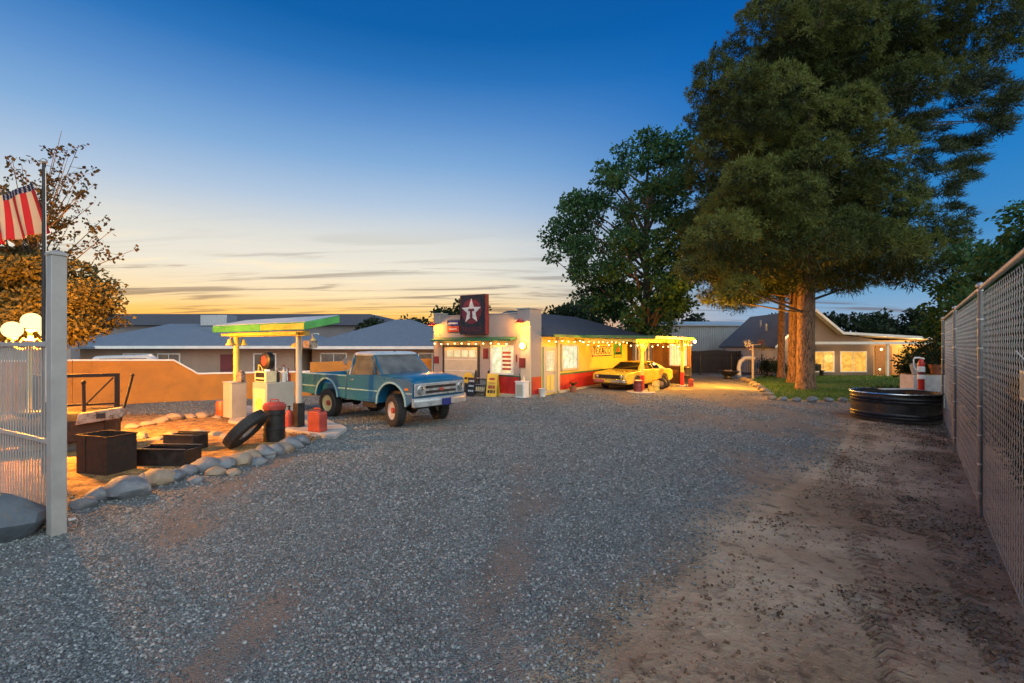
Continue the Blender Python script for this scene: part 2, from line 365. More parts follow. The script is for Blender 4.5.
def lamp(name, loc, e, c=(1, .58, .24), r=.08, parent=None):
    l = bpy.data.lights.new(name, 'POINT'); l.energy = e; l.color = c; l.shadow_soft_size = r
    o = bpy.data.objects.new(name, l); col.objects.link(o); o.location = loc
    if parent: o.parent = parent
    return o

# ================================================================== ground
def hgt(x, y):
    """low relief of the yard: broad humps plus worn wheel ruts"""
    fade = np.clip((34 - y) / 10, 0, 1) * np.clip((x + 22) / 6, 0, 1) * np.clip((24 - x) / 6, 0, 1)
    h = .016 * np.sin(x * .9 + 1.3 * np.sin(y * .5)) + .014 * np.sin(y * 1.1 + x * .35) + .006 * np.sin(x * 3.1 + y * 2.3) * np.sin(y * 2.7 - x * 1.1)
    return h * fade
def inside(poly, x, y):
    poly = np.asarray(poly); c = np.zeros(x.shape, bool); j = len(poly) - 1
    for i in range(len(poly)):
        xi, yi = poly[i]; xj, yj = poly[j]
        m = ((yi > y) != (yj > y)) & (x < (xj - xi) * (y - yi) / (yj - yi + 1e-12) + xi); c ^= m; j = i
    return c
def edge_dist(poly, x, y):
    d = np.full(x.shape, 1e9); P = np.asarray(poly, float)
    for a, b in zip(P, np.roll(P, -1, 0)):
        ab = b - a; t = np.clip(((x - a[0]) * ab[0] + (y - a[1]) * ab[1]) / (ab @ ab), 0, 1)
        d = np.minimum(d, np.hypot(x - a[0] - t * ab[0], y - a[1] - t * ab[1]))
    return d
def rough_poly(poly, step=.25, amp=.1, near_only=True):
    o = []
    for a, b in zip(poly, poly[1:] + poly[:1]):
        a, b = Vector(a), Vector(b); L = (b - a).length; n = max(1, int(L / max(step, .02 * ((a + b) / 2).length)))
        nn = Vector((-(b - a).y, (b - a).x)).normalized()
        for i in range(n):
            p = a.lerp(b, i / n); k = mnoise.noise((p.x * 1.1, p.y * 1.1, 3.1)) + .5 * mnoise.noise((p.x * 3.3, p.y * 3.3, 7.7))
            q = p + nn * k * amp; o.append((q.x, q.y))
    return o
def cover(x, y):
    """how much loose stone lies on the lot: thinner in the wheel lanes and in trodden patches"""
    xx = x + .35 * np.sin(y * .3); lanes = sum(np.exp(-((xx - c) / .26) ** 2) for c in (-3.3, -1.75, .35, 1.9)) * np.clip((20 - y) / 8, 0, 1)
    return np.clip(.80 - .42 * lanes + 1.5 * np.array([mnoise.noise((a * .55 - b * .06, b * .16, 4.4)) + .55 * mnoise.noise((a * 1.3, b * .8, 9.1)) for a, b in zip(x, y)]), 0, 1)
def sheet(name, poly, mat, z, spacing, rough_amp=.1, dome=0.0):
    """one sheet of ground inside an outline; 'edge' holds the distance to the outline"""
    rp = rough_poly(poly, min(.3, spacing), rough_amp) if rough_amp else list(poly)
    P = np.array(rp); lo, hi = P.min(0), P.max(0)
    gx, gy = np.meshgrid(np.arange(lo[0], hi[0], spacing), np.arange(lo[1], hi[1], spacing)); gx, gy = gx.ravel(), gy.ravel()
    gx = gx + nr.uniform(-.2, .2, gx.shape) * spacing; gy = gy + nr.uniform(-.2, .2, gy.shape) * spacing
    k = inside(rp, gx, gy); gx, gy = gx[k], gy[k]; k = edge_dist(rp, gx, gy) > spacing * .4; gx, gy = gx[k], gy[k]
    vin = [Vector(p) for p in rp] + [Vector((a, b)) for a, b in zip(gx, gy)]
    n = len(rp)
    v, e, f, *_ = delaunay_2d_cdt(vin, [(i, (i + 1) % n) for i in range(n)], [], 1, 1e-5)
    V = np.array([(p.x, p.y) for p in v]); ed = edge_dist(rp, V[:, 0], V[:, 1])
    Z = hgt(V[:, 0], V[:, 1]) + z - (.012 + z) * np.clip(1 - ed / .35, 0, 1) + dome * np.clip(ed / .8, 0, 1) ** .7
    F3 = np.array([t for t in f if len(t) == 3])
    o = mesh_np(name, np.column_stack([V, Z]), F3, mat, smooth=True)
    at = o.data.attributes.new('edge', 'FLOAT', 'POINT'); at.data.foreach_set('value', ed.astype(np.float32))
    if name == 'gravel_lot': at = o.data.attributes.new('cover', 'FLOAT', 'POINT'); at.data.foreach_set('value', cover(V[:, 0], V[:, 1]).astype(np.float32))
    return o
def ground_mat(name, kind):
    m = bpy.data.materials.new(name); nt, ns, ln = nodes(m)
    out = ns.new('ShaderNodeOutputMaterial'); p = ns.new('ShaderNodeBsdfPrincipled'); ln.new(p.outputs[0], out.inputs[0])
    tc = ns.new('ShaderNodeTexCoord'); vec = tc.outputs['Object']
    p.inputs['Roughness'].default_value = .9; p.inputs['Specular IOR Level'].default_value = .25
    # dirt: trodden sandy earth with damp patches, footprints and small clods
    d1 = noise_tex(nt, vec, .55, 6, .62); d2 = noise_tex(nt, vec, 4.0, 6, .65); d3 = noise_tex(nt, vec, 26, 5, .7); d4 = noise_tex(nt, vec, 1.5, 4, .6)
    dirt = mixc(nt, maprange(nt, d1.outputs['Fac'], .35, .66), (.28, .195, .13), (.52, .40, .285))
    dirt = mixc(nt, math_n(nt, 'MULTIPLY', maprange(nt, d2.outputs['Fac'], .52, .70), .75), dirt, (.075, .05, .036))
    dirt = mixc(nt, math_n(nt, 'MULTIPLY', maprange(nt, d3.outputs['Fac'], .56, .74), .6), dirt, (.36, .31, .26))
    dirt = mixc(nt, math_n(nt, 'MULTIPLY', maprange(nt, d4.outputs['Fac'], .60, .72), .6), dirt, (.06, .042, .032))
    ridged = math_n(nt, 'ABSOLUTE', math_n(nt, 'SUBTRACT', d4.outputs['Fac'], .5))
    hd = math_n(nt, 'ADD', math_n(nt, 'MULTIPLY', d2.outputs['Fac'], 1.4), math_n(nt, 'ADD', math_n(nt, 'MULTIPLY', d3.outputs['Fac'], .5), math_n(nt, 'MULTIPLY', ridged, 1.6)))
    if kind == 'dirt':
        # lugged wheel tracks pressed along the strip beside the fence
        sx = ns.new('ShaderNodeSeparateXYZ'); ln.new(vec, sx.inputs[0])
        u = math_n(nt, 'SUBTRACT', sx.outputs[0], math_n(nt, 'MULTIPLY', sx.outputs[1], .62))
        u = math_n(nt, 'ADD', u, math_n(nt, 'MULTIPLY', math_n(nt, 'SUBTRACT', d1.outputs['Fac'], .5), .8))
        trk = None
        for c0 in (.55, 1.35):
            du = math_n(nt, 'ABSOLUTE', math_n(nt, 'SUBTRACT', u, c0)); mk_ = maprange(nt, du, .16, .09)
            lug = maprange(nt, math_n(nt, 'SINE', math_n(nt, 'ADD', math_n(nt, 'MULTIPLY', sx.outputs[1], 62.0), math_n(nt, 'MULTIPLY', du, 40.0))), -.3, .5)
            t_ = math_n(nt, 'MULTIPLY', mk_, math_n(nt, 'ADD', math_n(nt, 'MULTIPLY', lug, .8), .35)); trk = t_ if trk is None else math_n(nt, 'ADD', trk, t_)
        trk = math_n(nt, 'MULTIPLY', trk, maprange(nt, d4.outputs['Fac'], .40, .54))
        hd = math_n(nt, 'SUBTRACT', hd, math_n(nt, 'MULTIPLY', trk, .9))
        colr, hh = mixc(nt, math_n(nt, 'MULTIPLY', trk, .45), dirt, (.12, .08, .058)), hd
    elif kind == 'mulch':
        c1 = mixc(nt, maprange(nt, d2.outputs['Fac'], .35, .65), (.20, .11, .045), (.50, .30, .11))
        colr = mixc(nt, math_n(nt, 'MULTIPLY', maprange(nt, d3.outputs['Fac'], .5, .66), .8), c1, (.05, .034, .025)); hh = math_n(nt, 'ADD', hd, d3.outputs['Fac'])
    elif kind == 'lawn':
        colr = mixc(nt, maprange(nt, d2.outputs['Fac'], .35, .65), (.028, .075, .016), (.075, .16, .035))
        colr = mixc(nt, math_n(nt, 'MULTIPLY', maprange(nt, d1.outputs['Fac'], .55, .7), .5), colr, (.09, .09, .035)); hh = hd
    else:
        v1 = ns.new('ShaderNodeTexVoronoi'); v1.inputs['Scale'].default_value = 46; ln.new(vec, v1.inputs['Vector'])
        v2 = ns.new('ShaderNodeTexVoronoi'); v2.inputs['Scale'].default_value = 90; ln.new(vec, v2.inputs['Vector'])
        hs = ns.new('ShaderNodeSeparateColor'); ln.new(v1.outputs['Color'], hs.inputs[0]); hs2 = ns.new('ShaderNodeSeparateColor'); ln.new(v2.outputs['Color'], hs2.inputs[0])
        st = mixc(nt, hs.outputs[0], (.10, .118, .125), (.32, .36, .375))
        st = mixc(nt, .4, st, mixc(nt, hs2.outputs[0], (.08, .085, .095), (.38, .375, .365)))
        # wheel lanes run from the gate towards the shop: more fines, fewer stones
        mp = ns.new('ShaderNodeMapping'); mp.inputs['Rotation'].default_value = (0, 0, R(-8)); mp.inputs['Scale'].default_value = (.75, .075, 1); ln.new(vec, mp.inputs[0])
        ln1 = noise_tex(nt, mp.outputs[0], 1.2, 4, .55)
        fines = math_n(nt, 'ADD', math_n(nt, 'MULTIPLY', maprange(nt, ln1.outputs['Fac'], .48, .66), .55), math_n(nt, 'MULTIPLY', maprange(nt, d1.outputs['Fac'], .55, .72), .5), True)
        st = mixc(nt, fines, st, (.15, .135, .125))
        st = mixc(nt, math_n(nt, 'MULTIPLY', maprange(nt, d4.outputs['Fac'], .5, .7), .35), st, (.075, .075, .08))
        st = mixc(nt, math_n(nt, 'MULTIPLY', maprange(nt, ln1.outputs['Fac'], .50, .36), .4), st, (.07, .075, .08))
        at = ns.new('ShaderNodeAttribute'); at.attribute_name = 'edge'
        ef = math_n(nt, 'ADD', at.outputs['Fac'], math_n(nt, 'MULTIPLY', math_n(nt, 'SUBTRACT', d2.outputs['Fac'], .5), 1.6))
        a2 = ns.new('ShaderNodeAttribute'); a2.attribute_name = 'cover'
        cv = math_n(nt, 'ADD', a2.outputs['Fac'], math_n(nt, 'MULTIPLY', math_n(nt, 'SUBTRACT', d2.outputs['Fac'], .5), .7))
        st = mixc(nt, maprange(nt, cv, .55, .05), st, mixc(nt, .80, dirt, (.165, .165, .165)))
        colr = mixc(nt, maprange(nt, ef, .05, 1.0), dirt, st)
        hh = math_n(nt, 'ADD', math_n(nt, 'MULTIPLY', v1.outputs['Distance'], -1.6), math_n(nt, 'ADD', math_n(nt, 'MULTIPLY', v2.outputs['Distance'], -.8), math_n(nt, 'MULTIPLY', d2.outputs['Fac'], .8)))
    ln.new(colr, p.inputs['Base Color'])
    b = ns.new('ShaderNodeBump'); b.inputs['Strength'].default_value = 1.0 if kind == 'dirt' else .8 if kind != 'lawn' else .4; b.inputs['Distance'].default_value = .055 if kind == 'dirt' else .03
    ln.new(hh, b.inputs['Height']); ln.new(b.outputs[0], p.inputs['Normal'])
    return m
M['dirt'] = ground_mat('yard_dirt', 'dirt'); M['gravel'] = ground_mat('gravel_surface', 'gravel'); M['mulch'] = ground_mat('bed_mulch', 'mulch'); M['lawn'] = ground_mat('lawn_turf', 'lawn')

xs = np.concatenate([-np.geomspace(2500, 17, 26), np.arange(-16, 18.01, .16), np.geomspace(19, 2500, 26)])
ys = np.concatenate([-np.geomspace(400, 1.5, 12), np.arange(-1, 22.01, .16), np.geomspace(22.5, 3000, 44)])
GX, GY = np.meshgrid(xs, ys); shp = GX.shape
det = np.array([mnoise.noise((a * 1.9, b * 1.9, .3)) * .5 + mnoise.noise((a * 4.3, b * 4.3, 1.7)) * .3 if (-16 < a < 18 and 0 < b < 22) else 0 for a, b in zip(GX.ravel(), GY.ravel())]).reshape(shp)
gravel_poly = [(-7.5, .6), (-9, 3.0), (-16, 6), (-24, 14), (-24, 24), (-10, 44), (26, 44), (21, 35.5), (17.6, 31), (16.2, 27), (12.2, 21), (10.3, 19.1), (13.4, 18.2), (11.4, 15.4), (9.1, 12.6),
               (6.3, 9.2), (4.3, 7.1), (2.6, 5.5), (2.0, 4.6), (1.2, 3.9), (.8, 3.2), (.1, .6)]
gd = inside(gravel_poly, GX.ravel(), GY.ravel()).reshape(shp)
ged = edge_dist(gravel_poly, GX.ravel(), GY.ravel()).reshape(shp)
relief = np.where(gd, 0, np.clip(ged / .5, 0, 1)) * det * .055
GZ = hgt(GX, GY) - .004 + relief
nxn, nyn = len(xs), len(ys); idx = np.arange(nxn * nyn).reshape(nyn, nxn)
quads = np.stack([idx[:-1, :-1], idx[:-1, 1:], idx[1:, 1:], idx[1:, :-1]], -1).reshape(-1, 4)
ground = tag(mesh_np('ground', np.column_stack([GX.ravel(), GY.ravel(), GZ.ravel()]), quads, M['dirt'], smooth=True), kind='structure')
gravel_lot = tag(sheet('gravel_lot', gravel_poly, M['gravel'], .004, .24, .22), kind='structure')
bed_front = [(-6.3, 5.2), g(78, 512), g(100, 500), g(140, 488), g(190, 474), g(232, 468), g(262, 459), g(305, 445), g(330, 437), (-5.0, 11.6), (-8.3, 14.3), (-9.2, 14.9), (-13.5, 15.0), (-19, 12), (-12, 7), (-8.2, 5.9)]
planting_bed = tag(sheet('planting_bed', [tuple(p) for p in bed_front], M['mulch'], .02, .22, .08, .03), kind='structure')
lawn_poly = [g(748, 381), g(757, 388), g(764, 393), g(772, 398.5), g(800, 400), g(862, 401), (14.5, 18.3), (19, 19.5), (30, 20), (34, 33.5), (17.4, 33.2)]
lawn = tag(sheet('lawn', [tuple(p) for p in lawn_poly], M['lawn'], .02, .5, .1, .04), kind='structure')

# loose crushed stone on the lot, small clods on the dirt
def scatter_stones(name, n, y0, y1, smin, smax, keep, mat, flat=.65):
    out = []; tot = 0
    while tot < n:
        y = np.sqrt(nr.uniform(y0 ** 2, y1 ** 2, n)); x = nr.uniform(-1.12, 1.12, n) * y
        k = keep(x, y); out.append(np.column_stack([x[k], y[k]])); tot += k.sum()
    P = np.concatenate(out)[:n]; n = len(P)
    c = np.array([(-1, -1, -1), (1, -1, -1), (1, 1, -1), (-1, 1, -1), (-1, -1, 1), (1, -1, 1), (1, 1, 1), (-1, 1, 1)], float)
    s = (nr.uniform(0, 1, n) ** 2.2 * (smax - smin) + smin)
    V = c[None] * np.array((.5, .42, .5 * flat)) * (1 + nr.uniform(-.45, .35, (n, 8, 1))) + nr.uniform(-.12, .12, (n, 8, 3))
    V *= s[:, None, None] * nr.uniform(.75, 1.25, (n, 1, 3))
    a = nr.uniform(0, 6.28, n); t = nr.uniform(-.5, .5, n)
    ct, st = np.cos(t), np.sin(t); X, Y, Z = V[..., 0].copy(), V[..., 1].copy(), V[..., 2].copy()
    X, Z = X * ct[:, None] - Z * st[:, None], X * st[:, None] + Z * ct[:, None]
    ca, sa = np.cos(a), np.sin(a); X, Y = X * ca[:, None] - Y * sa[:, None], X * sa[:, None] + Y * ca[:, None]
    V = np.stack([X + P[:, :1], Y + P[:, 1:], Z + (hgt(P[:, 0], P[:, 1]) + .004 + s * .12)[:, None]], -1).reshape(-1, 3)
    f = np.array([(0, 3, 2, 1), (4, 5, 6, 7), (0, 1, 5, 4), (1, 2, 6, 5), (2, 3, 7, 6), (3, 0, 4, 7)])
    Fq = (np.arange(n)[:, None, None] * 8 + f[None]).reshape(-1, 4)
    return V, Fq
def stone_mat(name, c1, c2, c3):
    m = bpy.data.materials.new(name); nt, ns, ln = nodes(m)
    out = ns.new('ShaderNodeOutputMaterial'); p = ns.new('ShaderNodeBsdfPrincipled'); ln.new(p.outputs[0], out.inputs[0])
    ge = ns.new('ShaderNodeNewGeometry'); r = ns.new('ShaderNodeValToRGB'); r.color_ramp.elements[0].color = c1 + (1,); r.color_ramp.elements[1].color = c3 + (1,)
    e = r.color_ramp.elements.new(.72); e.color = c2 + (1,)
    ln.new(ge.outputs['Random Per Island'], r.inputs[0]); ln.new(r.outputs[0], p.inputs['Base Color']); p.inputs['Roughness'].default_value = .8; p.inputs['Specular IOR Level'].default_value = .35
    return m
M['pebbles'] = stone_mat('crushed_stone', (.075, .086, .09), (.185, .22, .235), (.36, .39, .40))
M['clods'] = stone_mat('dirt_clods', (.06, .042, .03), (.2, .14, .10), (.40, .34, .28))
def keep_gravel(x, y):
    k = inside(gravel_poly, x, y) & ~inside(planting_bed_poly, x, y) & ~inside(lawn_p, x, y)
    d = edge_dist(gravel_poly, x, y)
    lane = np.ones(x.shape); lane[k] = cover(x[k], y[k])
    return k & (nr.uniform(0, 1, x.shape) < np.clip(d / 1.1, .06, 1) * (.10 + .90 * lane))
planting_bed_poly = [tuple(p) for p in bed_front]; lawn_p = [tuple(p) for p in lawn_poly]
parts = [scatter_stones('', 72000, 2.6, 6.5, .007, .024, keep_gravel, None), scatter_stones('', 60000, 6.5, 12, .012, .034, keep_gravel, None), scatter_stones('', 40000, 12, 21, .017, .042, keep_gravel, None)]
ofs = 0; Vs, Fs = [], []
for v, f in parts: Vs.append(v); Fs.append(f + ofs); ofs += len(v)
tag(mesh_np('gravel', np.concatenate(Vs), np.concatenate(Fs), M['pebbles']), kind='stuff')
def keep_dirt(x, y): return ~inside(gravel_poly, x, y) & (x > 0) & (x < 4.1 + .8333 * (y - 3.82)) & (edge_dist(gravel_poly, x, y) < 3.5) & (nr.uniform(0, 1, x.shape) < .5 + .5 * np.sin(x * 2.1 + y) * np.sin(y * 1.7))
v, f = scatter_stones('', 9000, 2.6, 13.5, .005, .022, keep_dirt, None)
tag(mesh_np('dirt_clods', v, f, M['clods']), kind='stuff')
def keep_bed(x, y): return inside(planting_bed_poly, x, y)
v, f = scatter_stones('', 9000, 4.8, 15, .015, .05, keep_bed, None, .35); v[:, 2] += .03
tag(mesh_np('mulch_debris', v, f, M['clods']), kind='stuff')
# dry leaf litter gathered in patches along the fence side of the dirt
def keep_litter(x, y):
    base = ~inside(gravel_poly, x, y) & (x > .6) & (x < 4.0 + .8333 * (y - 3.82)); o = np.zeros(x.shape, bool)
    o[base] = [mnoise.noise((a * .9, b * .9, 2.2)) + .45 * mnoise.noise((a * 2.6, b * 2.6, 5.5)) + .10 * (a - .62 * b + .3) > .37 for a, b in zip(x[base], y[base])]
    return o
M['litter'] = stone_mat('dry_litter', (.030, .021, .015), (.085, .055, .035), (.2, .14, .085))
v, f = scatter_stones('', 6000, 2.6, 13.5, .006, .026, keep_litter, None, .25)
tag(mesh_np('leaf_litter', v, f, M['litter']), kind='stuff')
# lawn grass blades
k = 26000
px_ = nr.uniform(9.5, 27, k * 2); py_ = nr.uniform(18, 33, k * 2); ok = inside(lawn_p, px_, py_); px_, py_ = px_[ok][:k], py_[ok][:k]; k = len(px_)
an = nr.uniform(0, 6.28, k); hh = nr.uniform(.04, .12, k); wd = .012
gv = np.zeros((k, 3, 3)); gv[:, 0] = np.column_stack([px_ - np.cos(an) * wd, py_ - np.sin(an) * wd, np.full(k, .05)]); gv[:, 1] = np.column_stack([px_ + np.cos(an) * wd, py_ + np.sin(an) * wd, np.full(k, .05)])
gv[:, 2] = np.column_stack([px_ + nr.uniform(-.04, .04, k), py_ + nr.uniform(-.04, .04, k), .05 + hh])
M['grass'] = mk_leaf('grass_blades', (.03, .09, .016), (.09, .20, .04), .25)
tag(mesh_np('grass', gv.reshape(-1, 3), np.arange(k * 3).reshape(-1, 3), M['grass']), kind='stuff')
# ================================================================== gate side: fence panel, post, lamp, flag
GA = math.atan2(.85, -1.55)                                   # run of the picket panel, away from the post
post = thing('gate_post', 'tall square white metal post ending the picket fence beside the gravel', 'post', (-5.17, 5.45), GA)
bm = BM(); b2(bm, -.07, .07, -.07, .07, -.05, 3.16); obj('shaft', bm, M['white_metal'], post, .006)
bm = BM(); loft(bm, [[(sx * .08, sy * .08, 3.16) for sx, sy in ((-1, -1), (1, -1), (1, 1), (-1, 1))], [(sx * .08, sy * .08, 3.19) for sx, sy in ((-1, -1), (1, -1), (1, 1), (-1, 1))], [(sx * .03, sy * .03, 3.22) for sx, sy in ((-1, -1), (1, -1), (1, 1), (-1, 1))]]); obj('cap', bm, M['white_metal'], post, .004)
bm = BM(); tube(bm, (-.02, -.09, .13), (-.02, -.16, .13), .022, n=10); obj('roller_bolt', bm, M['galv'], post)
pf = thing('picket_fence', 'white metal picket fence panel running out from the tall square post', 'fence', (-5.17, 5.45), GA)
bm = BM()
for i in range(45):
    x = .15 + i * .088; b2(bm, x, x + .027, -.006, .006, .10, 2.13)
obj('picket_panel', bm, M['white_metal'], pf)
bm = BM(); b2(bm, .09, 4.1, -.03, .03, 2.13, 2.19); obj('rail', bm, M['white_metal'], pf, .005)
bm = BM(); b2(bm, .09, 4.1, -.03, .03, .05, .10); obj('rail', bm, M['white_metal'], pf, .005)
bm = BM(); b2(bm, .09, 4.1, .014, .045, 1.02, 1.07); obj('rail', bm, M['white_metal'], pf, .005)

sl_ = thing('street_lamp', 'lit three globe street lamp rising behind the white picket fence', 'street lamp', (-9.53, 9.5))
bm = BM(); lathe(bm, [(.17, 0), (.17, .12), (.11, .2), (.075, .5), (.05, .6), (.045, 2.2), (.07, 2.24), (.04, 2.3), (.03, 2.42)], 14); obj('pole', bm, M['yellow_paint'], sl_)  # yellow puts the globes' light into the pole and arm colour
bm = BM()
for s in (-1, 1):
    path(bm, [(0, 0, 2.14), (s * .12, 0, 2.06), (s * .27, 0, 2.08), (s * .36, 0, 2.18), (s * .36, 0, 2.28)], .018)
    path(bm, [(s * .36, 0, 2.2), (s * .46, 0, 2.16), (s * .5, 0, 2.23), (s * .44, 0, 2.26)], .012)
    path(bm, [(s * .05, 0, 2.2), (s * .14, 0, 2.28), (s * .2, 0, 2.22), (s * .15, 0, 2.18)], .012)
obj('scroll_arm', bm, M['yellow_paint'], sl_)
for (x, z_, nme) in ((-.36, 2.45, 'globe'), (.36, 2.45, 'globe'), (0.02, 2.62, 'globe')):
    bm = BM(); ball(bm, (x, 0, z_), .165, 18); gl = obj(nme, bm, M['globe'], sl_)
    bm = BM(); lathe(bm, [(.05, z_ - .2), (.085, z_ - .165), (.06, z_ - .14)], 12, (x, 0, 0)); obj('fitter', bm, M['yellow_paint'], gl)

lamp('globe_glow', (0, 0, 2.36), 4000, (1.0, .35, .022), .16, sl_)
fp = thing('flagpole', 'slim grey flagpole standing behind the white picket fence', 'flagpole', (-7.8, 8.0))
bm = BM(); lathe(bm, [(.04, 0), (.034, 2.5), (.026, 5.18)], 12); obj('pole', bm, M['dark_steel'], fp)
bm = BM(); ball(bm, (0, 0, 5.21), .05, 12); obj('finial', bm, M['galv'], fp)
bm = BM(); path(bm, [(.05, -.02, 1.2), (.06, -.02, 3.2), (.045, -.02, 5.1)], .006, 5); obj('halyard', bm, M['white_trim'], fp)
# flag: hoist slopes away from the pole, cloth hangs in folds
m = bpy.data.materials.new('flag_cloth'); nt, ns, ln = nodes(m)
out = ns.new('ShaderNodeOutputMaterial'); p = ns.new('ShaderNodeBsdfPrincipled'); tr = ns.new('ShaderNodeBsdfTranslucent'); mx = ns.new('ShaderNodeMixShader')
uv = ns.new('ShaderNodeUVMap'); uv.uv_map = 'cloth'; sp = ns.new('ShaderNodeSeparateXYZ'); ln.new(uv.outputs[0], sp.inputs[0])
st = math_n(nt, 'GREATER_THAN', math_n(nt, 'FRACT', math_n(nt, 'MULTIPLY', sp.outputs[0], 6.5)), .5)
cc = mixc(nt, st, (.46, .03, .03), (.62, .54, .40))
can = math_n(nt, 'MULTIPLY', math_n(nt, 'LESS_THAN', sp.outputs[0], .54), math_n(nt, 'LESS_THAN', sp.outputs[1], .13))
# stars: a staggered grid of small white spots in the canton
vo = ns.new('ShaderNodeTexVoronoi'); vo.inputs['Scale'].default_value = 1.0; vo.inputs['Randomness'].default_value = 0
mp = ns.new('ShaderNodeMapping'); mp.inputs['Scale'].default_value = (16, 34, 1); ln.new(uv.outputs[0], mp.inputs[0]); ln.new(mp.outputs[0], vo.inputs['Vector'])
blue = mixc(nt, math_n(nt, 'LESS_THAN', vo.outputs['Distance'], .24), (.012, .018, .075), (.6, .6, .62))
cc = mixc(nt, can, cc, blue)
ln.new(cc, p.inputs['Base Color']); p.inputs['Roughness'].default_value = .8; ln.new(cc, tr.inputs[0]); mx.inputs[0].default_value = .45
ln.new(p.outputs[0], mx.inputs[1]); ln.new(tr.outputs[0], mx.inputs[2]); ln.new(mx.outputs[0], out.inputs[0]); M['flag'] = m
nu, nv = 40, 30; me = bpy.data.meshes.new('flag'); vv = []; ff = []; uvs = []
for j in range(nv + 1):
    for i in range(nu + 1):
        u, v = i / nu, j / nv
        x = -7.98 - .92 * u + .20 * v * (1 - .35 * u); z_ = 4.86 - .30 * u - .05 * math.sin(u * 3) - (.82 - .1 * u) * v
        y = 7.98 + .07 * math.sin(u * 17 + v * 1.2) * (.25 + .75 * v) + .05 * math.sin(u * 8 + 1) * v
        vv.append((x, y, z_)); uvs.append((u, v))
for j in range(nv):
    for i in range(nu):
        a = j * (nu + 1) + i; ff.append((a, a + 1, a + nu + 2, a + nu + 1))
me.from_pydata(vv, [], ff); ul = me.uv_layers.new(name='cloth')
for lp in me.loops: ul.data[lp.index].uv = uvs[lp.vertex_index]
me.materials.append(M['flag'])
for p_ in me.polygons: p_.use_smooth = True
fl = bpy.data.objects.new('flag', me); col.objects.link(fl); so_ = fl.modifiers.new('thick', 'SOLIDIFY'); so_.thickness = .003
tag(fl, 'red and white striped national flag hanging in folds from the grey pole', 'flag')

# ================================================================== rocks
def rock_mesh(seed, flat=.62, elong=1.35):
    bm = BM(); bmesh.ops.create_icosphere(bm, subdivisions=3, radius=.5)
    r_ = random.Random(seed); o = Vector((r_.uniform(0, 50), r_.uniform(0, 50), r_.uniform(0, 50)))
    for v in bm.verts:
        n = v.co.normalized(); k = 1 + .26 * mnoise.noise(n * 1.1 + o) + .12 * mnoise.noise(n * 2.6 + o) + .035 * mnoise.noise(n * 6 + o)
        v.co = n * k
    for _ in range(7):                                        # split and worn faces
        pn = Vector((r_.uniform(-1, 1), r_.uniform(-1, 1), r_.uniform(-.5, 1))).normalized(); lim = r_.uniform(.72, .95)
        for v in bm.verts:
            e = v.co.dot(pn) - lim
            if e > 0: v.co -= pn * e * .88
    for v in bm.verts: v.co = Vector((v.co.x * elong, v.co.y, v.co.z * flat)) * .5
    return bm
def rock(name, seed, mat, loc, size, rz, label, cat='stone', group=None, flat=.62, elong=1.35):
    bm = rock_mesh(seed, flat, elong); bmesh.ops.scale(bm, vec=(size / elong, size / elong, size / elong), verts=bm.verts)
    o = obj(name, bm, mat, None, angle=28); o.location = (loc[0], loc[1], size * flat / elong * .5 * .62); o.rotation_euler = (rnd.uniform(-.12, .12), rnd.uniform(-.12, .12), rz)
    return tag(o, label, cat, group)
def ordinal(n):
    return '%d%s' % (n, 'th' if 10 <= n % 100 <= 20 else {1: 'st', 2: 'nd', 3: 'rd'}.get(n % 10, 'th'))
front = [(84, 508, 17), (101, 500, 20), (128, 497, 36), (144, 486, 18), (158, 485, 23), (172, 482, 18), (188, 476, 16), (196, 484, 12), (205, 473, 22), (216, 476, 14), (225, 470, 18), (233, 476, 11), (240, 466, 19),
         (250, 462, 17), (259, 465, 12), (264, 458, 18), (274, 456, 17), (283, 453, 16), (291, 449, 17), (299, 446, 15)]
for i, (px, py, wpx) in enumerate(front):
    x, y = g(px, py); s = min(wpx * 1.42, 40) * y / F
    m_ = M['stone'] if rnd.random() < .72 else M['stone_tan']
    rock('border_stone', 100 + i, m_, (x, y), s, rnd.uniform(-.5, .5), '%s %s border stone, %s from the white post in the front row' % ('large' if wpx > 21 else 'small' if wpx < 15 else 'rounded', 'grey' if m_ == M['stone'] else 'tan', ordinal(i + 1)), 'stone', 'stones edging the bed along the gravel', .78, 1.25)
inner = [(132, 429, 14), (147, 426, 13), (160, 423, 15), (173, 421, 19), (189, 419, 13), (203, 418, 15), (217, 419, 10), (138, 440, 18), (155, 442, 14), (170, 438, 15), (184, 436, 12), (199, 434, 14), (214, 437, 15), (226, 440, 17)]
for i, (px, py, wpx) in enumerate(inner):
    x, y = g(px, py); s = wpx * y / F * 1.1; k = i if i < 7 else i - 7
    rock('bed_stone', 200 + i, M['stone_tan'], (x, y), s, rnd.uniform(-.6, .6), 'warm lit tan stone, %s from the rusty wreck in the %s row of the bed' % (ordinal(k + 1), 'farther' if i < 7 else 'nearer'), 'stone', 'stones inside the planting bed')
rock('boulder', 317, M['stone_dark'], (-5.78, 5.30), 1.0, .5, 'big dark bluish boulder lying against the foot of the picket fence', 'boulder', None, .85, 1.35)
rock('boulder', 302, M['stone_dark'], g(141, 462), .5, 1.1, 'blue grey rock wedged at the end of the dark steel trough', 'rock', None, .7, 1.2)
rock('boulder', 303, M['stone'], g(76, 452), .62, .4, 'pale broken rock beside the wrecked car behind the post', 'rock', None, .75, 1.2)
rock('boulder', 304, M['stone'], g(316, 437), .42, -.5, 'flat grey green stone at the corner of the pump slab', 'rock', None, .4, 1.5)

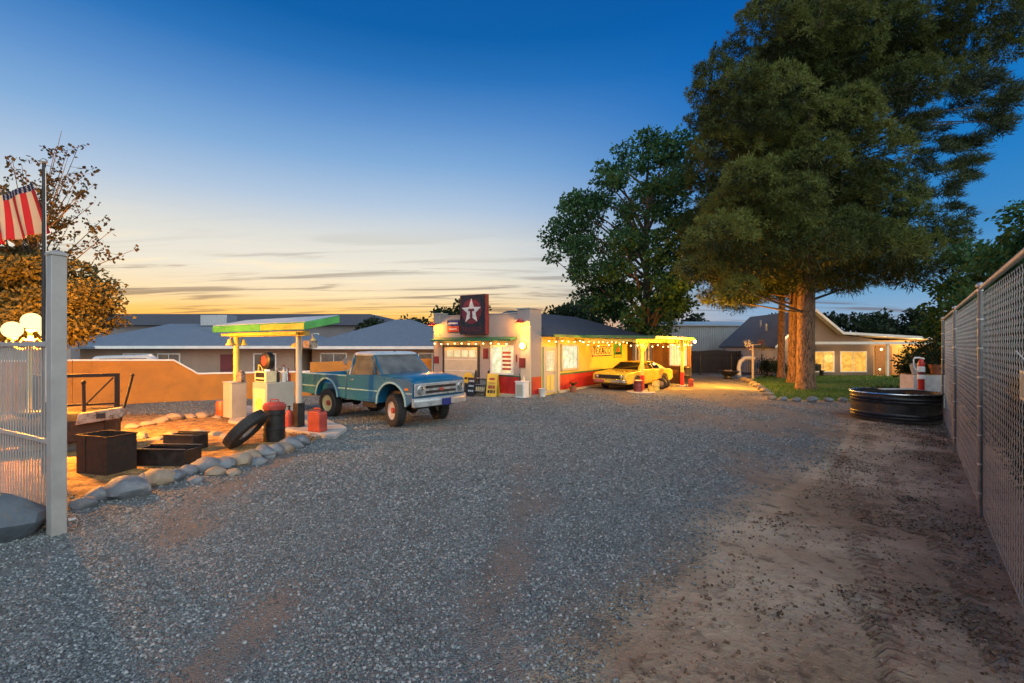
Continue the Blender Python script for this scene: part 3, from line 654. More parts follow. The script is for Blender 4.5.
# ================================================================== scrap in the bed
tk = thing('rusty_tank', 'dark rusty square steel tank standing in the bed near the post', 'tank', g(107, 473), R(-18))
bm = BM(); b2(bm, -.42, .42, -.27, -.255, .03, .70); b2(bm, -.42, .42, .255, .27, .03, .70); b2(bm, -.42, -.405, -.255, .255, .03, .70); b2(bm, .405, .42, -.255, .255, .03, .70); b2(bm, -.405, .405, -.255, .255, .03, .05); obj('body', bm, M['rust'], tk)
bm = BM(); b2(bm, -.435, .435, -.285, -.25, .70, .725); b2(bm, -.435, .435, .25, .285, .70, .725); b2(bm, -.435, -.40, -.25, .25, .70, .725); b2(bm, .40, .435, -.25, .25, .70, .725); obj('rim', bm, M['rust'], tk, .004)
bm = BM(); b2(bm, -.18, -.15, -.285, -.27, .06, .69); obj('seam_strip', bm, M['rust'], tk, .004)
for sx in (-1, 1):
    for sy in (-1, 1): bm = BM(); b2(bm, sx * .38 - .03, sx * .38 + .03, sy * .22 - .03, sy * .22 + .03, -.03, .03); obj('foot', bm, M['rust'], tk)
tk.scale = (.86, .86, .92)

wr = thing('car_wreck', 'rusted shell of a vintage car with an upright windshield frame', 'car wreck', (-8.75, 9.6), R(25))
bm = BM()                                                     # cowl and tub, a rounded barrel section
rings = []
for x, hw, z0, z1 in ((-1.55, .34, .34, .74), (-1.1, .40, .3, .80), (-.6, .46, .28, .85), (0, .50, .28, .90), (.55, .50, .28, .88), (.62, .50, .28, .82)):
    rings.append([(x, -hw, z0), (x, hw, z0), (x, hw * 1.02, z1 - .22), (x, hw * .82, z1 - .06), (x, hw * .4, z1), (x, -hw * .4, z1), (x, -hw * .82, z1 - .06), (x, -hw * 1.02, z1 - .22)])
loft(bm, rings); obj('body', bm, M['rust'], wr, .02)
bm = BM(); lathe(bm, [(0, .905), (.2, .905), (.24, .88), (.26, .85)], 18, (-.45, -.12, 0), sx=1.5); obj('cowl_vent', bm, M['black'], wr)
bm = BM()                                                     # windshield frame stands across the cowl
b2(bm, -.62, .72, -.03, .03, 1.50, 1.57); b2(bm, .64, .72, -.03, .03, .82, 1.50); b2(bm, -.62, -.55, -.03, .03, .82, 1.50); b2(bm, -.55, .64, -.025, .025, .93, .97)
obj('windshield_frame', bm, M['rust'], wr, .006)
bm = BM(); path(bm, [(.62, -.02, 1.48), (.4, -.1, 1.2), (.22, -.2, .95)], .018, 6); obj('frame_brace', bm, M['rust'], wr)
bm = BM(); path(bm, [(.25, -.42, .3), (.27, -.4, .9), (.26, -.4, 1.42)], .03, 8); ball(bm, (.26, -.4, 1.42), .045, 10); obj('steering_column', bm, M['rust'], wr)
bm = BM(); path(bm, [(.82, -.35, .62), (.93, -.36, 1.1), (1.02, -.36, 1.52)], .024, 7); ball(bm, (1.02, -.36, 1.54), .035, 8); obj('hand_lever', bm, M['rust'], wr)
bm = BM(); prism(bm, [(.2, .62), (.92, .72), (.95, .86), (.88, .92), (.25, .84)], -.62, -.42); obj('dash_panel', bm, M['rust_light'], wr, .015)
bm = BM(); b2(bm, .52, .66, -.635, -.6, .73, .83); obj('instrument_hole', bm, M['black'], wr)
for (x, y) in ((-1.25, -.72), (-1.25, .72)):
    bm = BM(); lathe(bm, [(.2, -.05), (.33, -.06), (.36, 0), (.33, .06), (.2, .05), (.2, -.05)], 22, (x, y, .36), 'y'); wz = obj('wheel', bm, M['rubber'], wr)
    bm = BM(); lathe(bm, [(0, -.03), (.05, -.05), (.2, -.02), (.2, .02), (.05, .05), (0, .03)], 18, (x, y, .36), 'y'); obj('rim', bm, M['rust'], wz)
bm = BM(); path(bm, [(-1.2, -.5, .75), (-1.3, -.52, .9)], .03); ball(bm, (-1.32, -.55, 1.0), .13, 14, .9); obj('headlamp', bm, M['rust_light'], wr)

def trough(name, loc, L, W, H, rz, label, m):
    t = thing(name, label, 'trough', loc, rz)
    bm = BM(); b2(bm, -L / 2, L / 2, -W / 2, W / 2, 0, .03); b2(bm, -L / 2, L / 2, -W / 2, -W / 2 + .025, .03, H); b2(bm, -L / 2, L / 2, W / 2 - .025, W / 2, .03, H)
    b2(bm, -L / 2, -L / 2 + .025, -W / 2 + .025, W / 2 - .025, .03, H); b2(bm, L / 2 - .025, L / 2, -W / 2 + .025, W / 2 - .025, .03, H); obj('shell', bm, m, t, .005)
    bm = BM()
    for s in (-1, 1): b2(bm, -L / 2 - .02, L / 2 + .02, s * W / 2 - .02, s * W / 2 + .02, H, H + .03)
    obj('rim', bm, m, t, .006); return t
trough('steel_trough', g(167, 466), .98, .42, .32, R(-4), 'long dark steel trough lying in front of the shorter one', M['dark_steel'])
trough('steel_box', g(186, 451), .66, .4, .34, R(-8), 'shorter black steel box just behind the long trough', M['black'])

ty = thing('truck_tyre', 'old black tyre leaning on the dark barrel beside the pump slab', 'tyre', (-5.42, 9.95))
n_ = Vector((-.72, -.03, .69)).normalized(); q = n_.to_track_quat('Z', 'Y'); ty.rotation_mode = 'QUATERNION'; ty.rotation_quaternion = q; ty.location = (-5.46, 9.85, .42); ty.scale = (.9, .9, .9)
bm = BM(); lathe(bm, [(.26, -.09), (.32, -.12), (.44, -.125), (.50, -.10), (.515, -.05), (.505, 0), (.515, .05), (.50, .10), (.44, .125), (.32, .12), (.26, .09), (.25, 0), (.26, -.09)], 40); tr_ = obj('tyre_carcass', bm, M['rubber'], ty)
bm = BM()
for i in range(36):
    a = i * 2 * math.pi / 36
    for s in (-1, 1): box(bm, (.513 * math.cos(a + s * .04), .513 * math.sin(a + s * .04), s * .055), (.02, .05, .08), M=Matrix.Rotation(a, 4, 'Z'))
obj('tread', bm, M['rubber'], ty)
bm = BM(); lathe(bm, [(.25, -.06), (.27, -.07), (.27, .07), (.25, .06), (.25, -.06)], 30); obj('bead_ring', bm, M['rust_light'], ty)

ob = thing('oil_barrel', 'tall dark steel barrel with a dull red cap by the leaning tyre', 'barrel', (-5.22, 10.55))
bm = BM(); lathe(bm, [(.0, 0), (.22, 0), (.225, .02), (.215, .3), (.228, .31), (.228, .33), (.215, .34), (.215, .62), (.228, .63), (.228, .65), (.215, .66), (.215, .74), (0, .74)], 26); obj('body', bm, M['black'], ob)
bm = BM(); lathe(bm, [(.0, .74), (.225, .741), (.235, .77), (.235, .83), (.19, .88), (.08, .90), (0, .90)], 26); cp = obj('cap', bm, M['red_dull'], ob)
bm = BM(); path(bm, [(-.1, 0, .89), (-.08, 0, .95), (.08, 0, .95), (.1, 0, .89)], .015); obj('handle', bm, M['red_dull'], cp)

def jerry_can(loc, w_, d_, h_, rz, label, mat, spout=True):
    t = thing('fuel_can', label, 'fuel can', loc, rz, 'fuel cans around the old pumps')
    bm = BM(); prism(bm, [(-w_ / 2, 0), (w_ / 2, 0), (w_ / 2, h_ * .80), (w_ * .36, h_ * .9), (-w_ * .36, h_ * .9), (-w_ / 2, h_ * .80)], -d_ / 2, d_ / 2); obj('body', bm, mat, t, .025, 3)
    bm = BM(); path(bm, [(-w_ * .28, 0, h_ * .88), (-w_ * .26, 0, h_ * .99), (w_ * .2, 0, h_ * .99), (w_ * .24, 0, h_ * .88)], .018); obj('handle', bm, mat, t)
    bm = BM(); lathe(bm, [(.035, h_ * .88), (.035, h_ * .96), (.028, h_ * .97), (0, h_ * .97)], 12, (w_ * .38, 0, 0)); obj('cap', bm, M['dark_steel'], t)
    return t
jerry_can((-4.62, 11.4, .1), .40, .24, .55, R(-25), 'large dull red fuel can on the slab corner in front of the post', M['red_dull'])

# ================================================================== old pump island
M['lit_green'] = mk('lit_green_fascia', (.38, .42, .06), .4, 0, .2, 2.5, .06)  # lamplight on the green fascia, put into a yellow-green colour
BA = R(-34)                                                 # the shop and the island share this bearing
slabp = [g(228, 424), g(335, 440), g(347, 431), g(300, 411), g(240, 408)]
bm = BM(); prism(bm, slabp, -.05, .10, 'z'); sb = obj('pump_slab', bm, M['concrete'], None, .015); tag(sb, kind='structure')
PI_ = (-5.35, 12.05, .10)
cn_ = thing('pump_canopy', 'green and yellow edged canopy on two posts over the old pumps', 'canopy', PI_, BA)
# local x runs towards the truck (right), y away from the camera; the second post stands at x = -3.1
bm = BM(); loft(bm, [[(-3.52, -.45, 2.40), (.95, -.45, 2.40), (.95, -.45, 2.58), (-3.52, -.45, 2.58)], [(-3.52, .50, 2.60), (.95, .50, 2.60), (.95, .50, 2.78), (-3.52, .50, 2.78)]]); rf = obj('roof', bm, M['green_fascia'], cn_, .012)
bm = BM(); b2(bm, -.95, .93, -.462, -.452, 2.42, 2.56); obj('lit_fascia_patch', bm, M['lit_green'], cn_)  # colours the lamplit stretch; the fascia itself is green
bm = BM(); quad(bm, [(-3.5, -.43, 2.59), (.93, -.43, 2.59), (.93, .48, 2.79), (-3.5, .48, 2.79)]); loft(bm, [[(-3.5, -.43, 2.588), (.93, -.43, 2.588), (.93, .48, 2.785), (-3.5, .48, 2.785)], [(-3.5, -.43, 2.60), (.93, -.43, 2.60), (.93, .48, 2.797), (-3.5, .48, 2.797)]]); obj('roof_sheet', bm, M['metal_blue'], cn_)
bm = BM(); b2(bm, -3.35, .35, -.07, .07, 2.28, 2.40); b2(bm, -3.35, .35, -.30, -.24, 2.30, 2.37); obj('beam', bm, M['yellow_paint'], cn_, .01)
for x in (0, -3.1):
    bm = BM(); lathe(bm, [(.075, .02), (.075, 2.29)], 16, (x, 0, 0)); pp = obj('post', bm, M['pump_white'] if x == 0 else M['yellow_paint'], cn_)  # far post is white too; the lamp's yellow light is in its colour
    if x == 0:
        bm = BM(); b2(bm, -.1, .1, -.1, .1, 0, .60); obj('base_sleeve', bm, M['dark_steel'], pp, .008)
for x, y, s in ((-3.1, -.18, 1), (-3.1, .2, 1), (.45, .1, 1)):
    bm = BM(); lathe(bm, [(.0, 2.22), (.05, 2.21), (.06, 2.14), (.11, 2.04), (.0, 2.03)], 16, (x, y, 0)); path(bm, [(x, y, 2.2), (x, y * .6, 2.34)], .014, 6); obj('flood_lamp', bm, M['yellow_paint'], cn_)
bm = BM(); b2(bm, .36, .62, -.12, .10, 1.98, 2.16); obj('meter_box', bm, M['rust_light'], cn_, .01)
bm = BM(); lathe(bm, [(.14, 1.98), (.13, 2.04), (.08, 2.09), (.02, 2.11), (.015, 2.3), (0, 2.3)], 18, (-.35, .15, 0)); obj('lamp_shade', bm, M['yellow_paint'], cn_)

pd = thing('cabinet', 'narrow white cabinet box around the foot of the yellow canopy post', 'cabinet', (-7.92, 13.72, .10), BA)
bm = BM(); b2(bm, -.24, .24, -.21, .21, 0, .98); obj('body', bm, M['pump_white'], pd, .012)
bm = BM(); b2(bm, -.255, .255, -.225, .225, .98, 1.01); obj('top', bm, M['pump_white'], pd, .006)
bm = BM(); b2(bm, -.17, .17, -.218, -.208, .15, .85); obj('door_panel', bm, M['pump_white'], pd, .005)
fpm = thing('fuel_pump', 'old white fuel pump with a round dark globe on top', 'fuel pump', (-6.25, 12.72, .10), BA)
bm = BM(); b2(bm, -.62, .08, -.30, .48, 0, 1.06); obj('body', bm, M['pump_white'], fpm, .02, 3)
bm = BM(); b2(bm, -.55, .01, -.312, -.299, .1, .9); dp = obj('front_panel', bm, M['sign_cream'], fpm, .008)
bm = BM(); lathe(bm, [(.0, -.32), (.15, -.322), (.16, -.312), (0, -.312)], 22, (-.27, 0, .5), 'y'); obj('round_emblem', bm, M['yellow_paint'], dp)
bm = BM(); b2(bm, -.56, .0, -.28, .02, 1.06, 1.36); hd = obj('head', bm, M['sign_cream'], fpm, .02)  # head toned cream to carry the lamp's yellow light
bm = BM(); b2(bm, -.48, -.08, -.29, -.275, 1.2, 1.32); b2(bm, -.48, -.08, -.29, -.275, 1.1, 1.15); obj('price_dial', bm, M['black'], hd)
bm = BM(); lathe(bm, [(0, -.10), (.19, -.10), (.235, -.07), (.245, 0), (.235, .07), (.19, .10), (0, .10)], 26, (-.24, -.10, 1.63), 'y'); gb = obj('globe', bm, M['black'], fpm)
bm = BM(); lathe(bm, [(0, -.112), (.125, -.11), (.135, -.10), (0, -.10)], 26, (-.24, -.10, 1.63), 'y'); obj('globe_face', bm, M['red_dull'], gb)
bm = BM(); lathe(bm, [(.1, 1.36), (.09, 1.40), (.1, 1.42), (0, 1.42)], 16, (-.24, -.10, 0)); obj('globe_collar', bm, M['chrome'], fpm)
bm = BM(); path(bm, [(-.62, .15, .9), (-.8, .1, 1.0), (-.86, 0, 1.3), (-.78, -.05, 1.5), (-.68, -.02, 1.48), (-.64, .02, 1.3)], .022, 8); obj('hose', bm, M['yellow_paint'], fpm)
bm = BM(); path(bm, [(-.5, .2, 1.08), (-.5, .2, 1.3), (-.3, .3, 1.42), (0, .3, 1.4), (.02, .3, 1.08)], .02, 8); obj('hose_bracket', bm, M['chrome'], fpm)
def pw(x, y, z_):                                             # a place on the pump island in world coordinates
    c, s = math.cos(BA), math.sin(BA); return (-6.25 + x * c - y * s, 12.72 + x * s + y * c, z_)
def bottle(loc, h_, r_, mat, label, mat2=None):
    t = thing('oil_bottle', label, 'bottle', loc)
    bm = BM(); lathe(bm, [(0, 0), (r_, 0), (r_, h_ * .5), (r_ * .35, h_ * .66), (r_ * .28, h_ * .9), (0, h_ * .9)], 14); obj('body', bm, mat, t)
    bm = BM(); lathe(bm, [(r_ * .3, h_ * .88), (r_ * .34, h_), (0, h_)], 12); obj('spout', bm, mat2 or mat, t); return t
bottle(pw(-.02, .22, 1.16), .46, .065, M['sign_white'], 'tall glass oil bottle with a dark red spout on the white pump top', M['red_dull'])
bottle(pw(-.12, .40, 1.16), .36, .075, M['red_dull'], 'squat dark red oil can behind the glass bottle on the pump')
jerry_can(pw(-.08, .06, 1.16), .14, .12, .28, .3, 'small black can beside the glass bottle on the pump top', M['black'])
jerry_can((-7.72, 13.66, 1.11), .2, .16, .3, -.3, 'small rusty can on the narrow white cabinet', M['rust_light'])
cy = thing('gas_cylinder', 'small red cylinder standing beside the dark foot of the round post', 'cylinder', (-5.62, 12.1, .10))
bm = BM(); lathe(bm, [(0, 0), (.1, 0), (.11, .04), (.11, .30), (.09, .37), (.04, .41), (0, .41)], 18); obj('body', bm, M['red_dull'], cy)
bm = BM(); lathe(bm, [(.025, .41), (.025, .52), (0, .52)], 10); box(bm, (0, 0, .5), (.1, .02, .02)); obj('valve', bm, M['dark_steel'], cy)
oc = thing('drum', 'short orange drum on the ground beside the narrow white cabinet', 'drum', (-8.78, 14.55))
bm = BM(); lathe(bm, [(0, 0), (.17, 0), (.18, .02), (.172, .2), (.18, .21), (.172, .24), (.175, .42), (.15, .46), (0, .46)], 22); obj('body', bm, M['orange'], oc)
bm = BM(); lathe(bm, [(.04, .46), (.04, .5), (0, .5)], 10, (.05, 0, 0)); obj('cap', bm, M['dark_steel'], oc)

# ================================================================== walls and houses beyond
def wallrun(name, pts, label, mat, capm=None, th=.2, cat='wall'):
    """pts: (x, y, top) along the run"""
    t = thing(name, label, cat)
    bm = BM()
    for a, b in zip(pts, pts[1:]):
        d_ = Vector((b[0] - a[0], b[1] - a[1], 0)).normalized(); n = Vector((-d_.y, d_.x, 0)) * th / 2
        A = [Vector((a[0], a[1], -.1)) - n, Vector((b[0], b[1], -.1)) - n, Vector((b[0], b[1], b[2])) - n, Vector((a[0], a[1], a[2])) - n]
        loft(bm, [A, [p + n * 2 for p in A]])
    obj('wall_face', bm, mat, t)
    if capm:
        bm = BM()
        for a, b in zip(pts, pts[1:]):
            d_ = Vector((b[0] - a[0], b[1] - a[1], 0)).normalized(); n = Vector((-d_.y, d_.x, 0)) * (th / 2 + .03)
            A = [Vector((a[0], a[1], a[2] + .003)) - n, Vector((b[0], b[1], b[2] + .003)) - n, Vector((b[0], b[1], b[2] + .06)) - n, Vector((a[0], a[1], a[2] + .06)) - n]
            loft(bm, [A, [p + n * 2 for p in A]])
        obj('wall_cap', bm, capm, t)
    return t
wallrun('garden_wall', [(-27, 9.0, 1.62), (-15.0, 16.4, 1.6), (-12.75, 18.1, 1.55), (-12.1, 18.5, 1.02), (-8.6, 20.4, 1.0)], 'long tan stucco wall with a white cap stepping down behind the pumps', M['block_wall'], M['white_trim'])
wallrun('garden_wall', [(-8.6, 20.45, 1.42), (-3.95, 23.3, 1.5)], 'brown stucco wall running behind the blue pickup to the shop', M['block_wall'], None)

def hip_roof(bm, x0, x1, y0, y1, ze, zr, inset, th=.12):
    xm0, xm1, ym = x0 + inset, x1 - inset, (y0 + y1) / 2
    b = [(x0, y0, ze), (x1, y0, ze), (x1, y1, ze), (x0, y1, ze)]; r = [(xm0, ym - .02, zr), (xm1, ym - .02, zr), (xm1, ym + .02, zr), (xm0, ym + .02, zr)]
    return loft(bm, [[(p[0], p[1], ze - th) for p in b], b, r])
def window_row(t, specs, y, z0, z1, pane, frame=None, dy=-1):
    for x0, x1 in specs:
        bm = BM(); fw = .07
        b2(bm, x0 - fw, x1 + fw, y + dy * .05, y, z1, z1 + fw); b2(bm, x0 - fw, x1 + fw, y + dy * .07, y, z0 - fw, z0); b2(bm, x0 - fw, x0, y + dy * .05, y, z0, z1); b2(bm, x1, x1 + fw, y + dy * .05, y, z0, z1)
        b2(bm, (x0 + x1) / 2 - .02, (x0 + x1) / 2 + .02, y + dy * .045, y, z0, z1)
        w_ = obj('window', bm, frame or M['white_trim'], t)
        bm = BM(); b2(bm, x0, x1, y + dy * .03, y + dy * .004, z0, z1); obj('pane', bm, pane, w_)
h1 = thing('house', 'low tan house under a long blue grey hip roof behind the tan wall', 'house', (-19, 28, -.4))
bm = BM(); b2(bm, -6.2, 6.3, 0, 7.5, -.3, 2.42); obj('wall', bm, M['house_tan'], h1)
bm = BM(); hip_roof(bm, -7.0, 7.1, -.8, 8.3, 2.5, 3.95, 3.4); r_ = obj('roof', bm, M['blue_roof'], h1)
bm = BM(); b2(bm, -7.02, 7.12, -.84, -.80, 2.34, 2.5); obj('gutter', bm, M['white_trim'], r_)
bm = BM(); b2(bm, -1.2, .5, 3.1, 4.3, 3.8, 4.5); ac = obj('rooftop_cooler', bm, M['galv'], r_, .02)
bm = BM(); hip_roof(bm, -8.2, -4.6, -1.9, 2.4, 2.45, 3.1, 1.4); obj('porch_roof', bm, M['blue_roof'], h1)
window_row(h1, [(-3.6, -2.0), (-1.6, -.4), (4.0, 5.2)], 0, .9, 2.0, M['win_dim'])
bm = BM(); b2(bm, 2.0, 2.95, -.04, 0, -.1, 2.0); obj('door', bm, M['maroon'], h1)
h2 = thing('house', 'low house with a blue grey pyramid roof behind the pickup and beside the shop', 'house', (-8.3, 29.5, -.4))
bm = BM(); b2(bm, -4.0, 5.6, 0, 7, -.3, 2.4); obj('wall', bm, M['house_tan'], h2)
bm = BM(); hip_roof(bm, -4.6, 6.3, -.7, 7.7, 2.48, 4.3, 4.9); r_ = obj('roof', bm, M['blue_roof'], h2)
bm = BM(); b2(bm, -4.62, 6.32, -.75, -.70, 2.3, 2.48); obj('gutter', bm, M['white_trim'], r_)
window_row(h2, [(-3.4, -1.9), (-1.2, -.2), (2.6, 4.2)], 0, .9, 2.0, M['win_dim'])
fb = thing('warehouse', 'long low flat roofed building along the horizon under the sunset', 'warehouse', (-34, 62))
bm = BM(); b2(bm, -23, 17, 0, 14, -.3, 4.7); obj('wall', bm, M['far_wall'], fb)
bm = BM(); loft(bm, [[(-23.6, -.6, 4.7), (17.6, -.6, 4.7), (17.6, 14.6, 4.7), (-23.6, 14.6, 4.7)], [(-23, .6, 6.2), (15.5, .6, 6.2), (15.5, 13, 6.2), (-23, 13, 6.2)]]); obj('roof', bm, M['shingle'], fb)
window_row(fb, [(-12, -10), (-7, -5), (2, 4), (7, 9)], 0, 2.2, 3.6, M['win_dim'])
pc = thing('parked_car', 'white car whose roof shows above the tan wall', 'car', (-15.2, 19.6, 0), R(30))
bm = BM(); prism(bm, [(-2.2, .3), (2.2, .3), (2.25, .8), (1.2, .98), (-2.1, 1.0), (-2.25, .7)], -.85, .85); obj('body', bm, M['truck_white'], pc, .06, 3)
bm = BM(); loft(bm, [[(-1.9, -.78, 1.0), (1.1, -.78, 1.0), (1.1, .78, 1.0), (-1.9, .78, 1.0)], [(-1.3, -.62, 1.72), (.35, -.62, 1.76), (.35, .62, 1.76), (-1.3, .62, 1.72)]]); obj('cabin', bm, M['truck_white'], pc, .06, 3)
bm = BM(); slab_quad(bm, [(-1.4, -.735, 1.12), (.75, -.735, 1.12), (.3, -.65, 1.62), (-1.15, -.65, 1.62)], -.02); obj('side_window', bm, M['dark_glass'], pc)
for x in (-1.4, 1.4):
    for y in (-.8, .8):
        bm = BM(); lathe(bm, [(0, -.1), (.3, -.1), (.33, 0), (.3, .1), (0, .1)], 20, (x, y, .33), 'y'); obj('wheel', bm, M['rubber'], pc)
# ================================================================== the service station
sh = thing('gas_station', 'small white and yellow roadside station with a flat parapet front and red dado', 'building', (.73, 19.5, 0), BA)
bm = BM(); b2(bm, -5.2, 0, .25, 11.2, -.1, 2.60); obj('wall', bm, M['yellow_wall'], sh)
bm = BM(); b2(bm, -5.28, -4.9, -.02, .5, -.1, 3.58); b2(bm, -4.9, -.60, 0, .25, -.1, 3.46); b2(bm, -.60, .012, -.03, .90, -.1, 3.62); pf_ = obj('parapet', bm, M['stucco'], sh, .01)
bm = BM(); b2(bm, -5.31, -4.87, -.05, .53, 3.58, 3.63); b2(bm, -4.87, -.63, -.03, .28, 3.46, 3.50); b2(bm, -.63, .042, -.06, .93, 3.62, 3.67); obj('coping', bm, M['concrete'], pf_, .006)
bm = BM(); b2(bm, .012, 3.6, 11.0, 11.25, -.1, 2.6); obj('rear_wall', bm, M['brown_siding'], sh)
# hipped main roof behind the parapet
bm = BM(); loft(bm, [[(-5.4, .5, 2.50), (.55, .95, 2.50), (.55, 14.6, 2.50), (-5.4, 14.6, 2.50)], [(-5.4, .5, 2.60), (.55, .95, 2.60), (.55, 14.6, 2.60), (-5.4, 14.6, 2.60)], [(-2.6, 2.2, 3.78), (-2.3, 2.2, 3.78), (-2.3, 8.9, 3.78), (-2.6, 8.9, 3.78)]]); rf = obj('roof', bm, M['shingle'], sh)
bm = BM(); b2(bm, .55, .59, .95, 3.98, 2.48, 2.60); obj('eave_board', bm, M['green_trim'], rf)
bm = BM(); tube(bm, (-1.7, 9.4, 3.3), (-1.7, 9.4, 4.5), .02, n=6); b2(bm, -1.95, -1.45, 9.39, 9.41, 4.42, 4.46); obj('vent_pipe', bm, M['dark_steel'], rf)
bm = BM(); loft(bm, [[(-5.05, -.50, 2.32), (-.62, -.50, 2.32), (-.62, -.02, 2.40), (-5.05, -.02, 2.40)], [(-5.05, -.50, 2.39), (-.62, -.50, 2.39), (-.62, -.02, 2.50), (-5.05, -.02, 2.50)]]); obj('awning', bm, M['green_trim'], sh, .006)
# dado, corner pilaster, curb
bm = BM(); b2(bm, -2.02, -.42, -.045, -.031, .12, .83); b2(bm, .013, .03, .12, .86, .12, .83); b2(bm, .001, .016, 2.50, 11.0, .12, .80); obj('dado', bm, M['red_paint'], sh, .003)
bm = BM(); b2(bm, .001, .034, 2.50, 11.0, .80, .875); b2(bm, -2.04, -.42, -.055, -.031, .83, .87); obj('dado_rail', bm, M['green_trim'], sh)
bm = BM(); b2(bm, -5.3, .06, -.12, -.046, -.05, .115); b2(bm, .035, .14, 2.3, 11.0, -.05, .10); obj('curb', bm, M['cream'], sh, .01)
bm = BM(); b2(bm, -.42, .035, -.05, .04, .115, 2.9); b2(bm, .001, .06, 2.24, 2.46, .1, 2.5); obj('pilaster', bm, M['cream'], sh, .006)
# garage door
gdp = obj('garage_door', b2(BM(), -4.6, -2.67, -.035, -.002, 0, 2.05), M['cream'], sh)
bm = BM()
for z_ in (.5, 1.0, 1.5): b2(bm, -4.6, -2.67, -.045, -.036, z_ - .012, z_ + .012)
obj('door_rib', bm, M['white_trim'], gdp)
for i in range(4):
    x = -4.42 + i * .43; bm = BM(); b2(bm, x, x + .33, -.05, -.037, 1.62, 1.92); obj('pane', bm, M['win_cream'], gdp)
bm = BM(); b2(bm, -4.70, -4.60, -.06, -.002, 0, 2.15); b2(bm, -2.67, -2.57, -.06, -.002, 0, 2.15); b2(bm, -4.60, -2.67, -.06, -.002, 2.05, 2.15); obj('door_frame', bm, M['dark_wood'], gdp)
# shop window with shelves of goods
bm = BM(); b2(bm, -1.94, -.80, -.09, -.002, 2.06, 2.14); b2(bm, -1.94, -.80, -.12, -.002, .90, .98); b2(bm, -1.94, -1.86, -.09, -.002, .98, 2.06); b2(bm, -.88, -.80, -.09, -.002, .98, 2.06); b2(bm, -1.39, -1.33, -.08, -.002, .98, 2.06)
sw = obj('window', bm, M['white_trim'], sh, .004)
bm = BM(); b2(bm, -1.86, -1.39, -.03, -.004, .98, 2.06); obj('pane', bm, M['win_green'], sw)
bm = BM(); b2(bm, -1.33, -.88, -.03, -.004, .98, 2.06); obj('pane', bm, M['win_cream'], sw)
bm = BM()
for i, z_ in enumerate((1.1, 1.27, 1.44, 1.61, 1.78)): b2(bm, -1.32, -.89, -.06, -.031, z_, z_ + .09)
obj('shelf_goods', bm, M['red_dull'], sw)
# side door
bm = BM(); b2(bm, .013, .05, 1.12, 2.0, .08, 1.98); sd = obj('door', bm, M['cream'], sh, .004)
bm = BM(); b2(bm, .013, .07, 1.02, 1.12, .05, 2.08); b2(bm, .013, .07, 2.0, 2.1, .05, 2.08); b2(bm, .013, .07, 1.12, 2.0, 1.98, 2.08); obj('door_frame', bm, M['cream'], sd, .004)
bm = BM(); b2(bm, .051, .06, 1.22, 1.9, 1.02, 1.88); obj('pane', bm, M['win_cream'], sd)
bm = BM()
for y in (1.22, 1.435, 1.665, 1.88): b2(bm, .061, .072, y, y + .02, 1.02, 1.88)
for z_ in (1.02, 1.30, 1.58, 1.86): b2(bm, .073, .076, 1.22, 1.9, z_, z_ + .02)
obj('muntin', bm, M['white_trim'], sd)
bm = BM(); ball(bm, (.1, 1.92, .95), .035, 10); obj('handle', bm, M['chrome'], sd)
bm = BM(); b2(bm, .055, .062, 1.25, 1.52, .2, .85); b2(bm, .055, .062, 1.6, 1.87, .2, .85); obj('door_panel', bm, M['yellow_wall'], sd)
# side window
bm = BM(); b2(bm, .002, .08, 2.6, 4.3, 2.10, 2.2); b2(bm, .002, .1, 2.6, 4.3, .98, 1.08); b2(bm, .002, .08, 2.6, 2.7, 1.08, 2.1); b2(bm, .002, .08, 4.2, 4.3, 1.08, 2.1); sw2 = obj('window', bm, M['cream'], sh, .004)
bm = BM(); b2(bm, .004, .03, 2.7, 4.2, 1.08, 2.1); obj('pane', bm, M['win_green'], sw2)
bm = BM(); b2(bm, .031, .05, 3.42, 3.46, 1.08, 2.1); b2(bm, .031, .05, 2.7, 3.42, 1.57, 1.6); obj('muntin', bm, M['white_trim'], sw2)
# rear wing windows under the carport
for x0, x1, pn in ((.35, 1.5, 'win_dim'), (2.5, 3.45, 'win_cream')):
    bm = BM(); b2(bm, x0 - .08, x1 + .08, 10.92, 11, 2.2, 2.28); b2(bm, x0 - .08, x1 + .08, 10.92, 11, .92, 1.0); b2(bm, x0 - .08, x0, 10.92, 11, 1, 2.2); b2(bm, x1, x1 + .08, 10.92, 11, 1, 2.2); q_ = obj('window', bm, M['brown_siding'], sh)
    bm = BM(); b2(bm, x0, x1, 10.96, 10.998, 1, 2.2); obj('pane', bm, M[pn], q_)
    bm = BM()
    for k in range(1, 6): b2(bm, x0 + (x1 - x0) * k / 6 - .02, x0 + (x1 - x0) * k / 6 + .02, 10.93, 10.958, 1, 2.2)
    obj('muntin', bm, M['white_trim'], q_)
# carport roof and posts
bm = BM(); loft(bm, [[(.02, 4.0, 2.50), (3.85, 4.0, 2.42), (3.85, 10.95, 2.42), (.02, 10.95, 2.50)], [(.02, 4.0, 2.64), (3.85, 4.0, 2.56), (3.85, 10.95, 2.56), (.02, 10.95, 2.64)]]); cr = obj('carport_roof', bm, M['shingle'], sh)
bm = BM(); loft(bm, [[(.04, 3.96, 2.50), (3.89, 3.96, 2.42), (3.89, 3.99, 2.42), (.04, 3.99, 2.50)], [(.04, 3.96, 2.63), (3.89, 3.96, 2.55), (3.89, 3.99, 2.55), (.04, 3.99, 2.63)]]); b2(bm, 3.855, 3.89, 3.99, 10.95, 2.42, 2.55); obj('fascia', bm, M['green_trim'], cr)
bm = BM(); b2(bm, 2.82, 2.98, 4.1, 10.9, 2.26, 2.40); b2(bm, .05, 2.8, 4.1, 4.2, 2.30, 2.42)
